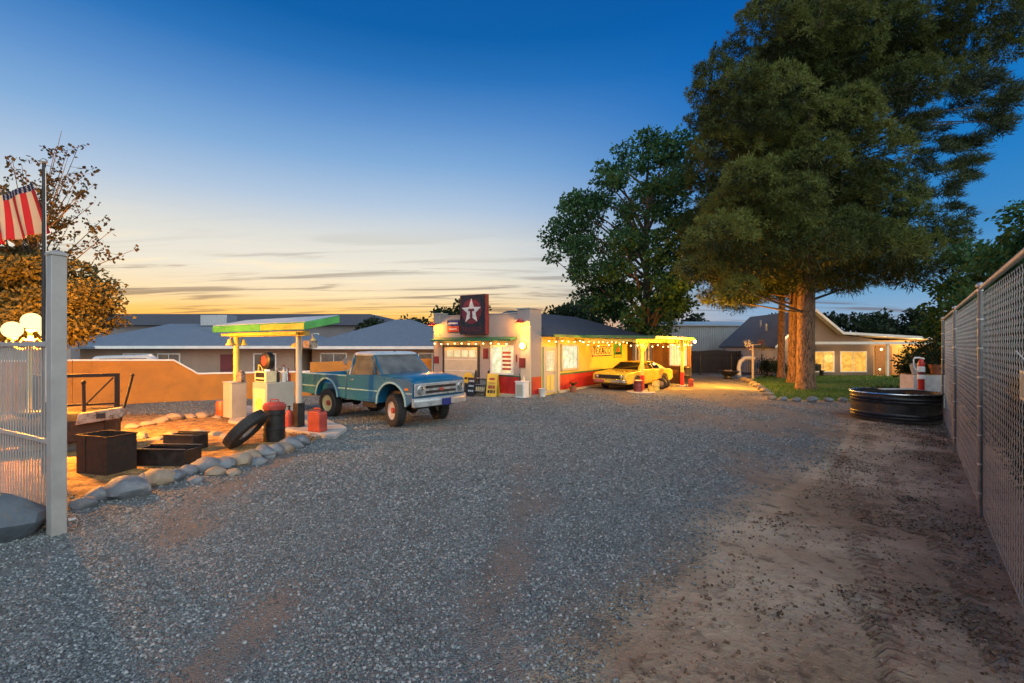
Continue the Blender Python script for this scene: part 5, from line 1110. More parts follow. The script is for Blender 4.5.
bm = BM(); b2(bm, -.3, 4.7, -.55, -.42, .55, .66); b2(bm, -.3, 4.7, .42, .55, .55, .66); b2(bm, .3, 4.78, -.66, .66, .66, .92); b2(bm, 2.6, 3.2, -.75, -.4, .42, .62); b2(bm, 4.6, 4.72, -.7, .7, .5, .62); obj('chassis', bm, M['black'], tk_)
bm = BM(); tube(bm, (1.15, -.75, .42), (1.15, .75, .42), .05); ball(bm, (1.15, .1, .42), .15); tube(bm, (4.05, -.72, .42), (4.05, .72, .42), .05); ball(bm, (4.05, -.2, .42), .14)
for y in (-.5, .5): path(bm, [(3.45, y, .58), (4.05, y, .46), (4.65, y, .58)], .03, 6); path(bm, [(.5, y, .62), (1.15, y, .48), (1.8, y, .62)], .03, 6)
obj('axles', bm, M['rust'], tk_)
bm = BM(); b2(bm, .86, 1.5, -.62, -.6, .6, 1.05); b2(bm, .86, 1.5, .6, .62, .6, 1.05); obj('wheel_well', bm, M['black'], tk_)
M['rim_lamplit'] = mk('lamplit_wheel_paint', (.66, .55, .26), .4, 0, .12, 6, .05, c2=(.3, .2, .1), c2cut=(.62, .8)); M['rim_white'] = mk('grey_wheel_paint', (.5, .47, .44), .45, 0, .15, 6, .05, c2=(.22, .14, .09), c2cut=(.58, .75))  # rear rims are white; the lamp's yellow light is put into their paint
car_wheel(tk_, 1.15, -.815, .43, .27, M['rubber'], M['rim_lamplit'], M['red_dull']); car_wheel(tk_, 1.15, .815, .43, .27, M['rubber'], M['rim_lamplit'], M['red_dull'])
car_wheel(tk_, 4.05, -.80, .43, .27, M['rubber'], M['rim_white'], M['red_dull'], R(-17)); car_wheel(tk_, 4.05, .80, .43, .27, M['rubber'], M['rim_white'], M['red_dull'], R(-17))

# ================================================================== yellow coupe
cpn = thing('coupe_car', 'yellow vintage two door coupe parked under the carport', 'car', (7.885, 26.11, 0), R(-133.5))
bm = BM(); prism(bm, [(.12, .34), (.58, .28)] + arc(.98, .33, .37, 180, 0, 12) + [(3.42, .24)] + arc(3.80, .33, .37, 180, 0, 12) + [(4.62, .30), (4.80, .40), (4.83, .62), (4.78, .80), (4.5, .85), (3.42, .93), (1.5, .95), (.35, .93), (.02, .84), (.0, .5)], -.91, .91); cbod = obj('body', bm, M['car_yellow'], cpn, .045, 3)
bm = BM(); loft(bm, [[(x, s * hw, z_) for x, z_ in ((3.40, .93), (1.0, .94))] for s, hw in ((1, .80), (1, .80))][:0] or [[(3.42, .80, .925), (.62, .80, .935), (.62, -.80, .935), (3.42, -.80, .925)], [(3.10, .72, 1.12), (.95, .72, 1.10), (.95, -.72, 1.10), (3.10, -.72, 1.12)], [(2.78, .60, 1.30), (1.62, .60, 1.32), (1.62, -.60, 1.32), (2.78, -.60, 1.30)], [(2.6, .48, 1.335), (1.75, .48, 1.35), (1.75, -.48, 1.35), (2.6, -.48, 1.335)]]); obj('cabin', bm, M['car_yellow'], cpn, .03, 3)
bm = BM(); slab_quad(bm, [(3.40, -.70, .955), (3.40, .70, .955), (2.83, .54, 1.285), (2.83, -.54, 1.285)], .012); obj('windshield', bm, M['dark_glass'], cpn)
for s in (-1, 1):
    bm = BM(); slab_quad(bm, [(3.2, s * .793, .97), (2.05, s * .793, .97), (2.02, s * .625, 1.285), (2.78, s * .625, 1.275)][::s], .012); obj('side_window', bm, M['dark_glass'], cpn)
    bm = BM(); slab_quad(bm, [(1.98, s * .793, .97), (1.3, s * .793, .98), (1.66, s * .64, 1.265), (1.95, s * .625, 1.285)][::s], .012); obj('quarter_window', bm, M['dark_glass'], cpn)
    bm = BM(); b2(bm, 2.02, 3.25, s * .914 - .006, s * .914 + .006, .36, .92); dr = obj('door', bm, M['car_yellow'], cpn, .005)
    bm = BM(); b2(bm, 2.1, 2.22, s * .925 - .01, s * .925 + .01, .80, .825); obj('handle', bm, M['chrome'], dr)
    bm = BM(); lathe(bm, [(0, 4.865), (.065, 4.86), (.08, 4.845), (0, 4.845)], 18, (0, s * .66, .66), 'x'); obj('headlight', bm, M['chrome'], cpn)
    bm = BM(); p_ = arc(3.80, .33, .375, 180, 0, 14); q_ = arc(3.80, .33, .40, 0, 180, 14); prism(bm, p_ + q_, s * .90, s * .925); p_ = arc(.98, .33, .375, 180, 0, 14); q_ = arc(.98, .33, .40, 0, 180, 14); prism(bm, p_ + q_, s * .90, s * .925); obj('arch_lip', bm, M['chrome'], cpn)
bm = BM(); slab_quad(bm, [(.72, .66, .96), (.72, -.66, .96), (1.52, -.52, 1.30), (1.52, .52, 1.30)], .012); obj('rear_window', bm, M['dark_glass'], cpn)
bm = BM(); b2(bm, 4.80, 4.845, -.76, .76, .57, .75); obj('grille', bm, M['black'], cpn, .008)
bm = BM(); loft(bm, [[(4.78, -.92, z_), (4.84, -.9, z_), (4.93, -.7, z_), (4.95, 0, z_), (4.93, .7, z_), (4.84, .9, z_), (4.78, .92, z_), (4.86, .68, z_), (4.88, 0, z_), (4.86, -.68, z_)] for z_ in (.40, .42, .51, .53)]); bp = obj('bumper', bm, M['chrome'], cpn, .008)
bm = BM(); box(bm, (4.96, 0, .46), (.012, .32, .12)); obj('number_plate', bm, M['sign_yellow'], bp)
bm = BM(); b2(bm, -.06, .0, -.9, .9, .42, .54); obj('bumper', bm, M['chrome'], cpn, .01)
bm = BM(); b2(bm, .6, 4.5, -.62, .62, .2, .5); obj('chassis', bm, M['black'], cpn)
for x in (.98, 3.80):
    for y in (-.80, .80): car_wheel(cpn, x, y, .33, .2, M['rubber'], M['dark_steel'], M['chrome'], 0, False)
# ================================================================== trees
def rotvecs(n):
    v = nr.normal(size=(n, 3)); return v / np.linalg.norm(v, axis=1)[:, None]
def tuft_mesh(name, P, D, length, width, mat, parent, tone=None):
    """thin needle blades: base points P, directions D"""
    n = len(P); side = np.cross(D, rotvecs(n)); side /= np.linalg.norm(side, axis=1)[:, None] + 1e-9
    L = length * nr.uniform(.6, 1.3, (n, 1)); V = np.empty((n, 3, 3))
    V[:, 0] = P - side * width * .5; V[:, 1] = P + side * width * .5; V[:, 2] = P + D * L
    o = mesh_np(name, V.reshape(-1, 3), np.arange(n * 3).reshape(-1, 3), mat, parent)
    if tone is not None: at = o.data.attributes.new('tone', 'FLOAT', 'POINT'); at.data.foreach_set('value', np.repeat(tone, 3).astype(np.float32))
    return o
def leaf_mesh(name, P, D, size, mat, parent, aspect=.62):
    """leaf-sized folded blades, each a four cornered face"""
    n = len(P); D = D / (np.linalg.norm(D, axis=1)[:, None] + 1e-9); side = np.cross(D, rotvecs(n)); side /= np.linalg.norm(side, axis=1)[:, None] + 1e-9
    L = size * nr.uniform(.55, 1.3, (n, 1)); V = np.empty((n, 4, 3))
    V[:, 0] = P; V[:, 1] = P + D * L * .5 + side * L * aspect * .5; V[:, 2] = P + D * L; V[:, 3] = P + D * L * .5 - side * L * aspect * .5
    return mesh_np(name, V.reshape(-1, 3), np.arange(n * 4).reshape(-1, 4), mat, parent)
def fill(lobes, dens, shell=.35):
    """points inside ellipsoids, denser towards the skin; returns points and outward directions"""
    Ps, Ds = [], []
    for c, r in lobes:
        c = np.array(c); r = np.array(r); n = int(dens * (r[0] * r[1] + r[0] * r[2] + r[1] * r[2]) / 3)
        d = rotvecs(n); rad = nr.uniform(shell, 1, (n, 1)) ** .6
        wob = 1 + .28 * np.sin(d @ nr.normal(size=3) * 4 + nr.uniform(0, 6)) * np.sin(d @ nr.normal(size=3) * 5)
        Ps.append(c + d * r * rad * wob[:, None]); Ds.append(d)
    return np.concatenate(Ps), np.concatenate(Ds)
def limbs(bm, base, targets, r0, k=.5):
    for t in targets:
        b = Vector(base(t)) if callable(base) else Vector(base); t = Vector(t); m_ = b.lerp(t, .5) + Vector((rnd.uniform(-.2, .2), rnd.uniform(-.2, .2), .15 * (t - b).length * rnd.uniform(-.3, .8)))
        path(bm, [b, b.lerp(m_, .5), m_, m_.lerp(t, .55), t], [r0, r0 * .8, r0 * .6, r0 * .35, r0 * .12], 6)
def bark_trunk(pts, rad, n=16, seed=0, flare=1.35):
    bm = BM(); rings = []; o = Vector((seed * 3.1, 0, 0)); n = n * 2
    P = [Vector(p) for p in pts]
    def furrow(a, z_):
        c_, s_ = math.cos(a), math.sin(a)
        return 1 + .09 * mnoise.noise(Vector((c_ * 2.2, s_ * 2.2, z_ * .8)) + o) - .09 * abs(mnoise.noise(Vector((c_ * 6, s_ * 6, z_ * 1.6)) + o))
    for i in range(len(P) - 1):
        for s in np.linspace(0, 1, 15)[: (15 if i == len(P) - 2 else 14)]:
            p = P[i].lerp(P[i + 1], s); r_ = rad[i] * (1 - s) + rad[i + 1] * s
            r_ *= 1 + (flare - 1) * max(0, 1 - p.z / .8) ** 2
            rings.append([(p.x + r_ * math.cos(a) * furrow(a, p.z), p.y + r_ * math.sin(a) * furrow(a, p.z), p.z) for a in np.linspace(0, 2 * math.pi, n + 1)[:-1]])
    return loft(bm, rings)
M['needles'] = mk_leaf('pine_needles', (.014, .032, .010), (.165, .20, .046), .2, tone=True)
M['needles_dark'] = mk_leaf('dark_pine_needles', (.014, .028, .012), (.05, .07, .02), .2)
M['leaf_green'] = mk_leaf('broad_leaves', (.02, .07, .028), (.07, .165, .055), .35)
M['leaf_lit_tan'] = mk_leaf('lit_tan_leaves', (.09, .075, .025), (.20, .165, .06), .4)  # yellow-tan puts the street lamp's warm light into the leaf colour
M['leaf_unlit'] = mk_leaf('unlit_leaves', (.03, .025, .012), (.07, .055, .022), .3)  # darker copy for the treetop: lack of lamplight put into the colour
M['leaf_dark'] = mk_leaf('dark_leaves', (.008, .02, .010), (.022, .046, .018), .3)
M['leaf_mid'] = mk_leaf('hedge_leaves', (.012, .036, .010), (.035, .08, .02), .3)
M['leaf_far'] = mk_leaf('far_leaves', (.012, .024, .012), (.028, .05, .02), .3)

# ---- the great pine
PX, PY = 14.0, 22.9
prof = [(4.6, -4.4, 3.4), (5.2, -5.7, 6.0), (6.4, -6.0, 7.4), (7.6, -5.4, 6.8), (8.8, -5.2, 6.6), (9.8, -5.2, 7.2), (11.3, -5.1, 7.9), (13, -4.7, 9.6), (14.1, -5.2, 9.9), (15.5, -3.6, 9.9), (17, -2.8, 10.0), (18.6, -3.0, 9.4), (20, -2.6, 7.6), (21.5, -2.6, 5.4), (23, -1.5, 3.0), (24.2, -.6, 1.2)]
pt_ = thing('pine_tree', 'huge old pine with a broad olive crown towering over the lawn', 'tree', (PX, PY, 0))
trunk_pts = [(0, 0, -.1), (.02, 0, 3), (.1, .1, 8), (.4, .1, 14), (.9, .1, 19), (1.1, .1, 24)]
obj('trunk', bark_trunk(trunk_pts, [.40, .38, .33, .25, .15, .03], 18, 3, 1.22), M['bark_pine'], pt_, angle=70)
def lerp_prof(z_):
    for a, b in zip(prof, prof[1:]):
        if a[0] <= z_ <= b[0]:
            t = (z_ - a[0]) / (b[0] - a[0]); return a[1] + (b[1] - a[1]) * t, a[2] + (b[2] - a[2]) * t
    return prof[-1][1:]
lobes = []; dark = []
front = [(717, 80, 25), (704, 95, 17), (744, 85, 25), (768, 20, 28), (793, 45, 36), (829, 20, 40), (829, 130, 46), (809, 166, 38), (869, 150, 36), (849, 108, 30), (739, 125, 35), (727, 152, 31), (749, 178, 28),
         (744, 215, 40), (722, 236, 32), (779, 234, 45), (754, 262, 36), (809, 252, 40), (699, 270, 24), (739, 290, 20), (849, 240, 42), (889, 252, 38), (775, 100, 36), (790, 200, 34)]
middle = [(874, 30, 40), (928, 20, 42), (978, 18, 36), (898, 90, 40), (935, 78, 34), (879, 182, 32), (879, 212, 40), (928, 255, 33), (913, 222, 24), (948, 237, 20), (953, 268, 18), (908, 280, 22), (854, 280, 25), (809, 280, 20),
          (780, 280, 22), (782, 66, 30), (804, 92, 38), (840, 60, 42), (770, 160, 40), (830, 200, 44), (905, 55, 34), (1006, 52, 22), (945, 45, 30)]
sprays = [(978, 100, 26), (993, 128, 24), (958, 150, 24), (966, 172, 18), (1008, 94, 22), (926, 165, 18), (930, 120, 18), (905, 132, 22), (985, 70, 24), (1012, 20, 26), (945, 195, 16), (960, 215, 14), (915, 190, 18), (990, 112, 16), (940, 140, 14)]
def bough(px, py, rp, dy):
    Y = PY + dy; return ((px - 512) / F * Y - PX, dy, CAM_H + (345 - py) / F * Y), rp / F * Y
for grp, d0, d1 in ((front, -4.2, -2.2), (middle, -1.8, .6)):
    for px, py, rp in grp:
        c, r_ = bough(px, py, rp, rnd.uniform(d0, d1)); lobes.append((c, (r_ * .94, r_ * .9, r_ * .68)))
for px, py, rp in front + middle:                               # the far half of the crown
    c, r_ = bough(px, py, rp, 0); lobes.append(((c[0] * .85 + rnd.uniform(-.5, .5), rnd.uniform(1.2, 4.2), c[2] + rnd.uniform(-.4, .5)), (r_ * .95, r_ * .9, r_ * .68)))
for z_ in np.arange(19.2, 25.5, .8):                              # the top, above the picture
    for i in range(max(1, int((26 - z_) * .9))):
        a = rnd.uniform(0, 6.28); q = (26 - z_) * .62 * rnd.uniform(.4, 1); lobes.append(((2.2 + q * math.cos(a) * 1.25, q * math.sin(a), z_), (1.4, 1.4, .95)))
for px, py, rp in front[::2] + middle[::2]:
    c, r_ = bough(px, py, rp, 0); dark.append(((c[0] * .6, rnd.uniform(-1.4, 1.4), c[2]), (1.1, 1.1, .8)))
def puffs(lobes, per, n_needle, rp, length, spread=.5, low=-.35):
    """needle puffs set over the skin of each bough"""
    Ps, Ds, Ts = [], [], []
    for c, r in lobes:
        c = np.array(c); r = np.array(r); k = int(per * (r[0] * r[1] + r[0] * r[2] + r[1] * r[2]) / 3)
        d = rotvecs(k * 2); d = d[d[:, 2] > low][:k]; k = len(d)
        wob = 1 + .2 * np.sin(d @ nr.normal(size=3) * 5 + nr.uniform(0, 6))
        pc = c + d * r * (nr.uniform(.68, 1, (k, 1)) ** .5) * wob[:, None]
        q = rotvecs(k * n_needle).reshape(k, n_needle, 3) + d[:, None] * spread + np.array((0, 0, .25)); q /= np.linalg.norm(q, axis=2)[..., None]
        s = rp * nr.uniform(.6, 1.3, (k, 1, 1))
        Ps.append((pc[:, None] + q * s * nr.uniform(0, .75, (k, n_needle, 1))).reshape(-1, 3)); Ds.append(q.reshape(-1, 3)); Ts.append(np.repeat(np.clip(nr.uniform(.05, .95) + nr.normal(size=k) * .13, 0, 1), n_needle))
    return np.concatenate(Ps), np.concatenate(Ds), np.concatenate(Ts)
P, D, T_ = puffs(lobes, 128, 32, .22, .35)
tuft_mesh('crown', P, D, .15, .034, M['needles'], pt_, T_)
P, D = fill([(c, tuple(np.array(r) * .74)) for c, r in lobes], 800, .3); tuft_mesh('bough_core', P, D * .7 + nr.normal(size=D.shape) * .5, .24, .05, M['needles_dark'], pt_)  # dark needles inside each bough put the crown's shade into the colour
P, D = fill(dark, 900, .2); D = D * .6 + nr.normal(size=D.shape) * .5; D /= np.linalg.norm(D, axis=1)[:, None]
tuft_mesh('inner_crown', P, D, .26, .045, M['needles_dark'], pt_)  # dark fill paints shade into the middle of the crown
# outlying sprays with sky between them on the open side
sp_l = []
for px, py, rp in sprays * 2:
    for k in range(4):
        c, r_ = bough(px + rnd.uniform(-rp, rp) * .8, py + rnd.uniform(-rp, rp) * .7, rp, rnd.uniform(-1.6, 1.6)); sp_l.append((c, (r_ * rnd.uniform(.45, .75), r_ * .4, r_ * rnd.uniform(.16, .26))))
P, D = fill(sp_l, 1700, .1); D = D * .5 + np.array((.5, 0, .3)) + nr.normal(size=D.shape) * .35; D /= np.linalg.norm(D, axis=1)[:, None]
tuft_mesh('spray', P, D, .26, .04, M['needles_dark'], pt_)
bm = BM(); limbs(bm, lambda t: (t[2] * .03, 0, max(3.6, t[2] - .28 * math.hypot(t[0], t[1]))), [c for c, r in lobes[::3]] + [c for c, r in sp_l[::7]], .07); obj('limb', bm, M['bark'], pt_)

# ---- two smaller pines behind it
for (px, py, r0, h_, lb) in ((781, 379, .22, 13, 'slender pine trunk behind the great pine, the thinner one'), (794, 384, .32, 15, 'orange lit pine trunk just behind the great pine, the thicker one')):
    x, y = g(px, py); t = thing('pine_tree', lb, 'tree', (x, y, 0), 0, 'pines behind the great pine')
    obj('trunk', bark_trunk([(0, 0, -.1), (.05, 0, 4), (.15, .1, 9), (.2, .1, h_)], [r0, r0 * .92, r0 * .6, .05], 14, px), M['bark_pine'], t, angle=70)
    lb_ = []
    for i in range(34):
        zz_ = rnd.uniform(5.0, h_ + .5); R_ = 2.7 * (1 - ((zz_ - 5) / (h_ - 3)) ** 1.5) + .5; a = rnd.uniform(0, 6.28); k = rnd.uniform(.3, 1)
        lb_.append(((R_ * k * math.cos(a) - 1.2, R_ * k * math.sin(a), zz_), (1.3, 1.3, .8)))
    P, D = fill(lb_, 1500, .3); D = D * .7 + nr.normal(size=D.shape) * .45 + np.array((0, 0, .3)); D /= np.linalg.norm(D, axis=1)[:, None]
    tuft_mesh('crown', P, D, .28, .055, M['needles_dark'], t)
    bm = BM(); limbs(bm, lambda q: (.1, 0, max(4, q[2] - .8)), [c for c, r in lb_[::2]], .06); obj('limb', bm, M['bark_pine'], t)

# ---- broadleaf trees
def broad_tree(name, label, loc, prof, levels, lobe_r, dens, leaf, mat, trunk_r, fork, seed, group=None, depth=.95, skip=.12, bare=None, cat='tree'):
    r_ = random.Random(seed); t = thing(name, label, cat, loc, 0, group)
    zs = [p[0] for p in prof]; L = []
    z_ = zs[0]
    while z_ <= zs[-1]:
        l = np.interp(z_, zs, [p[1] for p in prof]); rr = np.interp(z_, zs, [p[2] for p in prof]); mean = (rr - l) / 2
        n = max(3, int(mean * 2.0 / lobe_r))
        for i in range(n):
            if r_.random() < skip: continue
            a = 2 * math.pi * (i + r_.uniform(-.4, .4)) / n + z_; k = r_.uniform(.4, 1.0) ** .7; s = lobe_r * r_.uniform(.6, 1.25)
            ex = rr if math.cos(a) > 0 else -l
            x = ex * math.cos(a) * k; x -= math.copysign(min(abs(x), s * .7), x)
            L.append(((x, mean * depth * math.sin(a) * k, z_ + r_.uniform(-.5, .5) * levels), (s * 1.2, s * 1.2, s * .75)))
        z_ += levels
    P, D = fill(L, dens, .15); D = D * .5 + nr.normal(size=D.shape) * .6 + np.array((0, 0, -.15))
    leaf_mesh('crown', P, D, leaf, mat, t)
    top = zs[-1]
    obj('trunk', bark_trunk([(0, 0, -.1), (.05, .05, fork), (.15, .1, (fork + top) / 2), (.2, .1, top * .93)], [trunk_r, trunk_r * .8, trunk_r * .45, .03], 12, seed, 1.25), M['bark'], t, angle=70)
    bm = BM(); limbs(bm, lambda q: (.08, .05, max(fork * .8, q[2] - .75 * math.hypot(q[0], q[1]) - .4)), [c for c, rr in L[::2]], trunk_r * .32); obj('limb', bm, M['bark'], t)
    return t
broad_tree('shade_tree', 'tall leafy green tree rising behind the shop roof', (9.6, 34.6, 0), [(3.2, -5.2, 2.0), (5.2, -6.4, 3.6), (7.4, -7.2, 5.6), (10.5, -7.4, 5.8), (12.6, -6.9, 5.6), (14.0, -5.6, 5.2), (15.4, -3.8, 4.8), (16.3, -2.2, 4.0)], 1.05, .95, 450, .26, M['leaf_green'], .36, 2.8, 21, skip=.2)
# tree by the street lamp: dense below, bare twigs with few leaves at the top
lt = thing('street_tree', 'lamp lit tree with sparse leafy twigs at the top behind the flagpole', 'tree', (-12.6, 12.6, 0))
L = []
for i in range(85):
    z_ = rnd.uniform(2.3, 4.5); mx_ = np.interp(z_, [2.3, 3.2, 4.0, 4.6], [1.5, 1.5, 1.25, .5]); a = rnd.uniform(0, 6.28); k = rnd.uniform(.2, 1)
    L.append(((mx_ * k * math.cos(a) * 1.1, mx_ * k * math.sin(a), z_), (.55, .55, .26)))
P, D = fill(L, 1700, .1); D = D * .5 + nr.normal(size=D.shape) * .5 + np.array((.2, 0, 0)); leaf_mesh('crown', P, D, .115, M['leaf_lit_tan'], lt)
obj('trunk', bark_trunk([(0, 0, -.1), (.05, 0, 1.7), (.1, 0, 3.4), (.05, 0, 5.0)], [.17, .14, .09, .03], 12, 5), M['bark'], lt, angle=70)
bm = BM(); tips = []
for i in range(52):
    a = rnd.uniform(0, 6.28); el = rnd.uniform(.3, 1.0); Lr = rnd.uniform(1.9, 3.1); b = Vector((0, 0, rnd.uniform(3.6, 5.0)))
    t_ = b + Vector((math.cos(a) * Lr * (1 - el * .72), math.sin(a) * Lr * (1 - el * .72), Lr * el)); t_.z = min(t_.z, 7.9)
    m_ = b.lerp(t_, .5) + Vector((0, 0, -.12)); path(bm, [b, m_, t_], [.024, .014, .005], 5)
    for s in np.linspace(.35, 1, 10):
        q = (b.lerp(m_, s * 2) if s < .5 else m_.lerp(t_, s * 2 - 1)); 
        if rnd.random() < .5: tips.append(tuple(q + Vector((rnd.uniform(-.1, .1), rnd.uniform(-.1, .1), rnd.uniform(-.06, .1)))))
    for q_ in (.55, .8):
        q = b.lerp(t_, q_); e_ = q + Vector((rnd.uniform(-.5, .5), rnd.uniform(-.5, .5), rnd.uniform(.0, .5))); path(bm, [q, e_], [.008, .003], 4); tips += [tuple(e_), tuple(q.lerp(e_, .6))]
obj('twig', bm, M['bark'], lt)
TP = np.repeat(np.array(tips), 7, 0) + nr.normal(size=(len(tips) * 7, 3)) * .05
leaf_mesh('top_leaves', TP, nr.normal(size=TP.shape) + np.array((0, 0, -.3)), .10, M['leaf_unlit'], lt, .8)

# ---- shrubs and background trees
def bush(name, label, loc, r, h_, mat, leaf=.12, dens=900, n=12, group=None, cat='shrub', seed=1):
    r_ = random.Random(seed); t = thing(name, label, cat, loc, 0, group); L = []
    for i in range(n):
        a = r_.uniform(0, 6.28); k = r_.uniform(0, .7); s = r_.uniform(.35, .6)
        L.append(((r[0] * k * math.cos(a), r[1] * k * math.sin(a), h_ * r_.uniform(.3, .72)), (r[0] * s, r[1] * s, h_ * .3)))
    P, D = fill(L, dens, .2); P[:, 2] = np.maximum(P[:, 2], .04); leaf_mesh('foliage', P, D * .7 + nr.normal(size=D.shape) * .5, leaf, mat, t)
    bm = BM(); limbs(bm, (0, 0, 0), [c for c, rr in L[::2]], .04); obj('stem', bm, M['bark'], t); return t
for i, (x, y, rx, h_, lb) in enumerate(((-13, 46, 3.2, 4.6, 'dark round tree behind the low houses, farthest from the shop'), (-9.2, 44, 2.2, 4.9, 'dark tree behind the pyramid roofed house'), (-5.6, 42, 2.6, 5.2, 'dark bushy tree just past the shop parapet'), (-3.2, 40, 1.9, 5.4, 'dark tree with a raised crown behind the star sign'))):
    broad_tree('distant_tree', lb, (x, y, 0), [(1.2, -rx, rx), (h_ * .6, -rx, rx), (h_ - .3, -rx * .5, rx * .5)], .9, .95, 420, .34, M['leaf_far'], .2, 1.0, 40 + i, 'trees behind the houses')
far = [(17.5, 56, 4.2, 8.5, 'dark tree between the blue metal building and the tan house'), (26, 46, 4.0, 4.9, 'dark green tree behind the tan house ridge'), (32, 47, 4.0, 5.2, 'dark green tree behind the tan house porch'), (38.5, 48, 4.2, 6.0, 'dark tree at the porch end of the tan house'), (31, 30, 3.0, 4.6, 'bushy tree beyond the hydrant planter'), (6.0, 50, 4.0, 7.0, 'dark tree seen through the gap behind the carport')]
for i, (x, y, rx, h_, lb) in enumerate(far):
    broad_tree('distant_tree', lb, (x, y, 0), [(1.2, -rx, rx), (h_ * .6, -rx * 1.1, rx * 1.1), (h_ - .4, -rx * .5, rx * .5)], 1.2, 1.3, 330, .38, M['leaf_far'], .25, 1.4, 60 + i, 'trees behind the houses')
broad_tree('side_tree', 'green tree leaning over the chain link fence from outside', (18.2, 15.8, 0), [(1.6, -2.6, 3), (3.2, -3.0, 4), (4.6, -3.0, 4), (5.6, -1.4, 3), (6.6, .6, 2.6)], .7, .75, 760, .2, M['leaf_green'], .18, 1.3, 81)
broad_tree('side_tree', 'small bright green tree behind the far end of the chain link fence', (20.6, 20.5, 0), [(1.6, -2.0, 3), (3.6, -2.6, 3), (5.0, -2.0, 2.5), (6.2, -.6, 1.5)], .8, .8, 640, .22, M['leaf_green'], .16, 1.4, 82)
# hedge beyond the fence
fd = Vector((.640, .768))
for i in range(24):
    s = 1.2 + i * .72; x = 2.4 + fd.x * s + .768 * .92; y = 1.8 + fd.y * s - .640 * .92
    bush('hedge_shrub', 'dark hedge shrub outside the chain link fence, %s from the open end' % ordinal(i + 1), (x, y, 0), (.60, .60), 2.35 + .25 * math.sin(i * 2.1), M['leaf_dark'], .075, 3600, 20, 'dark hedge outside the chain link fence', 'hedge shrub', 90 + i)

# ================================================================== chain link fence
fx0, fy0 = 2.45, 1.86; FL = 14.9; FH = 2.86; FR = math.atan2(.768, .640)
cf = thing('chain_link_fence', 'tall galvanised chain link fence running away beside the dirt strip', 'fence', (fx0, fy0, 0), FR)
dx = .066; nz = int((FH - .05) / dx); nxs = int(FL / (2 * dx)); V = []; Fq = []
zz = np.arange(nz + 1) * dx + .04
base = 0; rw = .0021
allV = []; allF = []
for i in range(nxs * 2):
    x0 = i * dx
    sgn = 1 if i % 2 == 0 else -1
    xs_ = x0 + (np.arange(nz + 1) % 2) * dx * 1.0
    if i % 2: xs_ = x0 + ((np.arange(nz + 1) + 1) % 2) * dx * 0 + np.where(np.arange(nz + 1) % 2 == 0, 0, dx)
    yy = np.where(np.arange(nz + 1) % 2 == 0, rw, -rw)
    c = np.column_stack([xs_, yy, zz])
    ring = np.array([(rw, 0, 0), (-rw * .5, rw * .87, 0), (-rw * .5, -rw * .87, 0)])
    vv = (c[:, None, :] + ring[None]).reshape(-1, 3); allV.append(vv)
    k = np.arange(nz)[:, None, None] * 3; q = np.array([(0, 1, 4, 3), (1, 2, 5, 4), (2, 0, 3, 5)])
    allF.append((k + q[None]).reshape(-1, 4) + base); base += len(vv)
# every second wire is mirrored so neighbours hook into diamonds
for i in range(1, len(allV), 2): allV[i][:, 0] = 2 * (i * dx + dx) - allV[i][:, 0]
mesh_np('wire_mesh', np.concatenate(allV), np.concatenate(allF), M['fence_wire'], cf)
bm = BM(); tube(bm, (0, .03, FH), (FL, .03, FH), .026, n=10); obj('top_rail', bm, M['fence_wire'], cf)
for s in (.75, 5.32, 9.95, 14.88):
    bm = BM(); tube(bm, (s, .04, -.1), (s, .04, FH), .025, n=12); pp = obj('post', bm, M['fence_post'], cf)
    bm = BM(); ball(bm, (s, .04, FH + .03), .045, 10, .9)
    for zt in np.arange(.3, FH, .36): tube(bm, (s, .04, zt), (s, .04, zt + .02), .031, n=10)
    obj('tie_band', bm, M['galv'], pp)
bm = BM(); tube(bm, (0, .01, .06), (FL, .01, .06), .004, n=6); obj('tension_wire', bm, M['galv'], cf)
ln_ = thing('lantern', 'amber lit lantern box hanging just outside the chain link fence', 'lantern', (fx0, fy0, 0), FR)
bm = BM(); b2(bm, 2.72, 3.28, -.22, -.20, 1.66, 1.92); b2(bm, 2.72, 3.28, -.20, -.06, 1.90, 1.92); b2(bm, 2.72, 3.28, -.20, -.06, 1.66, 1.68); b2(bm, 2.72, 2.74, -.20, -.06, 1.68, 1.90); b2(bm, 3.26, 3.28, -.20, -.06, 1.68, 1.90); tube(bm, (3.0, -.12, 1.92), (3.0, .0, 2.1), .006, n=5); obj('frame', bm, M['galv'], ln_)
bm = BM(); b2(bm, 2.745, 3.255, -.19, -.10, 1.685, 1.895); obj('pane', bm, M['win_amber'], ln_)
# ================================================================== stock tank and what stands by it
stx, sty = 11.15, 14.0
st = thing('stock_tank', 'round black stock tank with a metal rim beside the chain link fence', 'tank', (stx, sty, 0))
RT = 1.06
prof_t = [(RT - .03, 0)]
for z_ in np.arange(0, .761, .02):
    k = 0
    for zc in (.12, .20, .56, .64): k = max(k, math.exp(-((z_ - zc) / .022) ** 2))
    prof_t.append((RT - .02 + .035 * k, z_))
prof_t += [(RT + .02, .765), (RT + .03, .785), (RT + .01, .80), (RT - .04, .79), (RT - .05, .6), (RT - .05, .05), (0, .05)]
bm = BM(); lathe(bm, prof_t, 64); obj('shell', bm, M['tank_black'], st)
bm = BM()
lathe(bm, [(RT + .012, .775), (RT + .036, .785), (RT + .03, .805), (RT, .812), (RT - .03, .80), (RT + .012, .775)], 64); obj('rim', bm, M['chrome'], st)
bm = BM(); lathe(bm, [(0, .66), (RT - .06, .66), (RT - .06, .655), (0, .655)], 48); obj('water', bm, M['water'], st)
bm = BM(); b2(bm, -.10, .88, .28, .50, .815, .845); obj('plank', bm, M['plank'], st, .005)
hy = thing('hydrant', 'red and white banded hydrant post with a bent white pipe behind the tank', 'hydrant', (12.15, 14.75, 0))
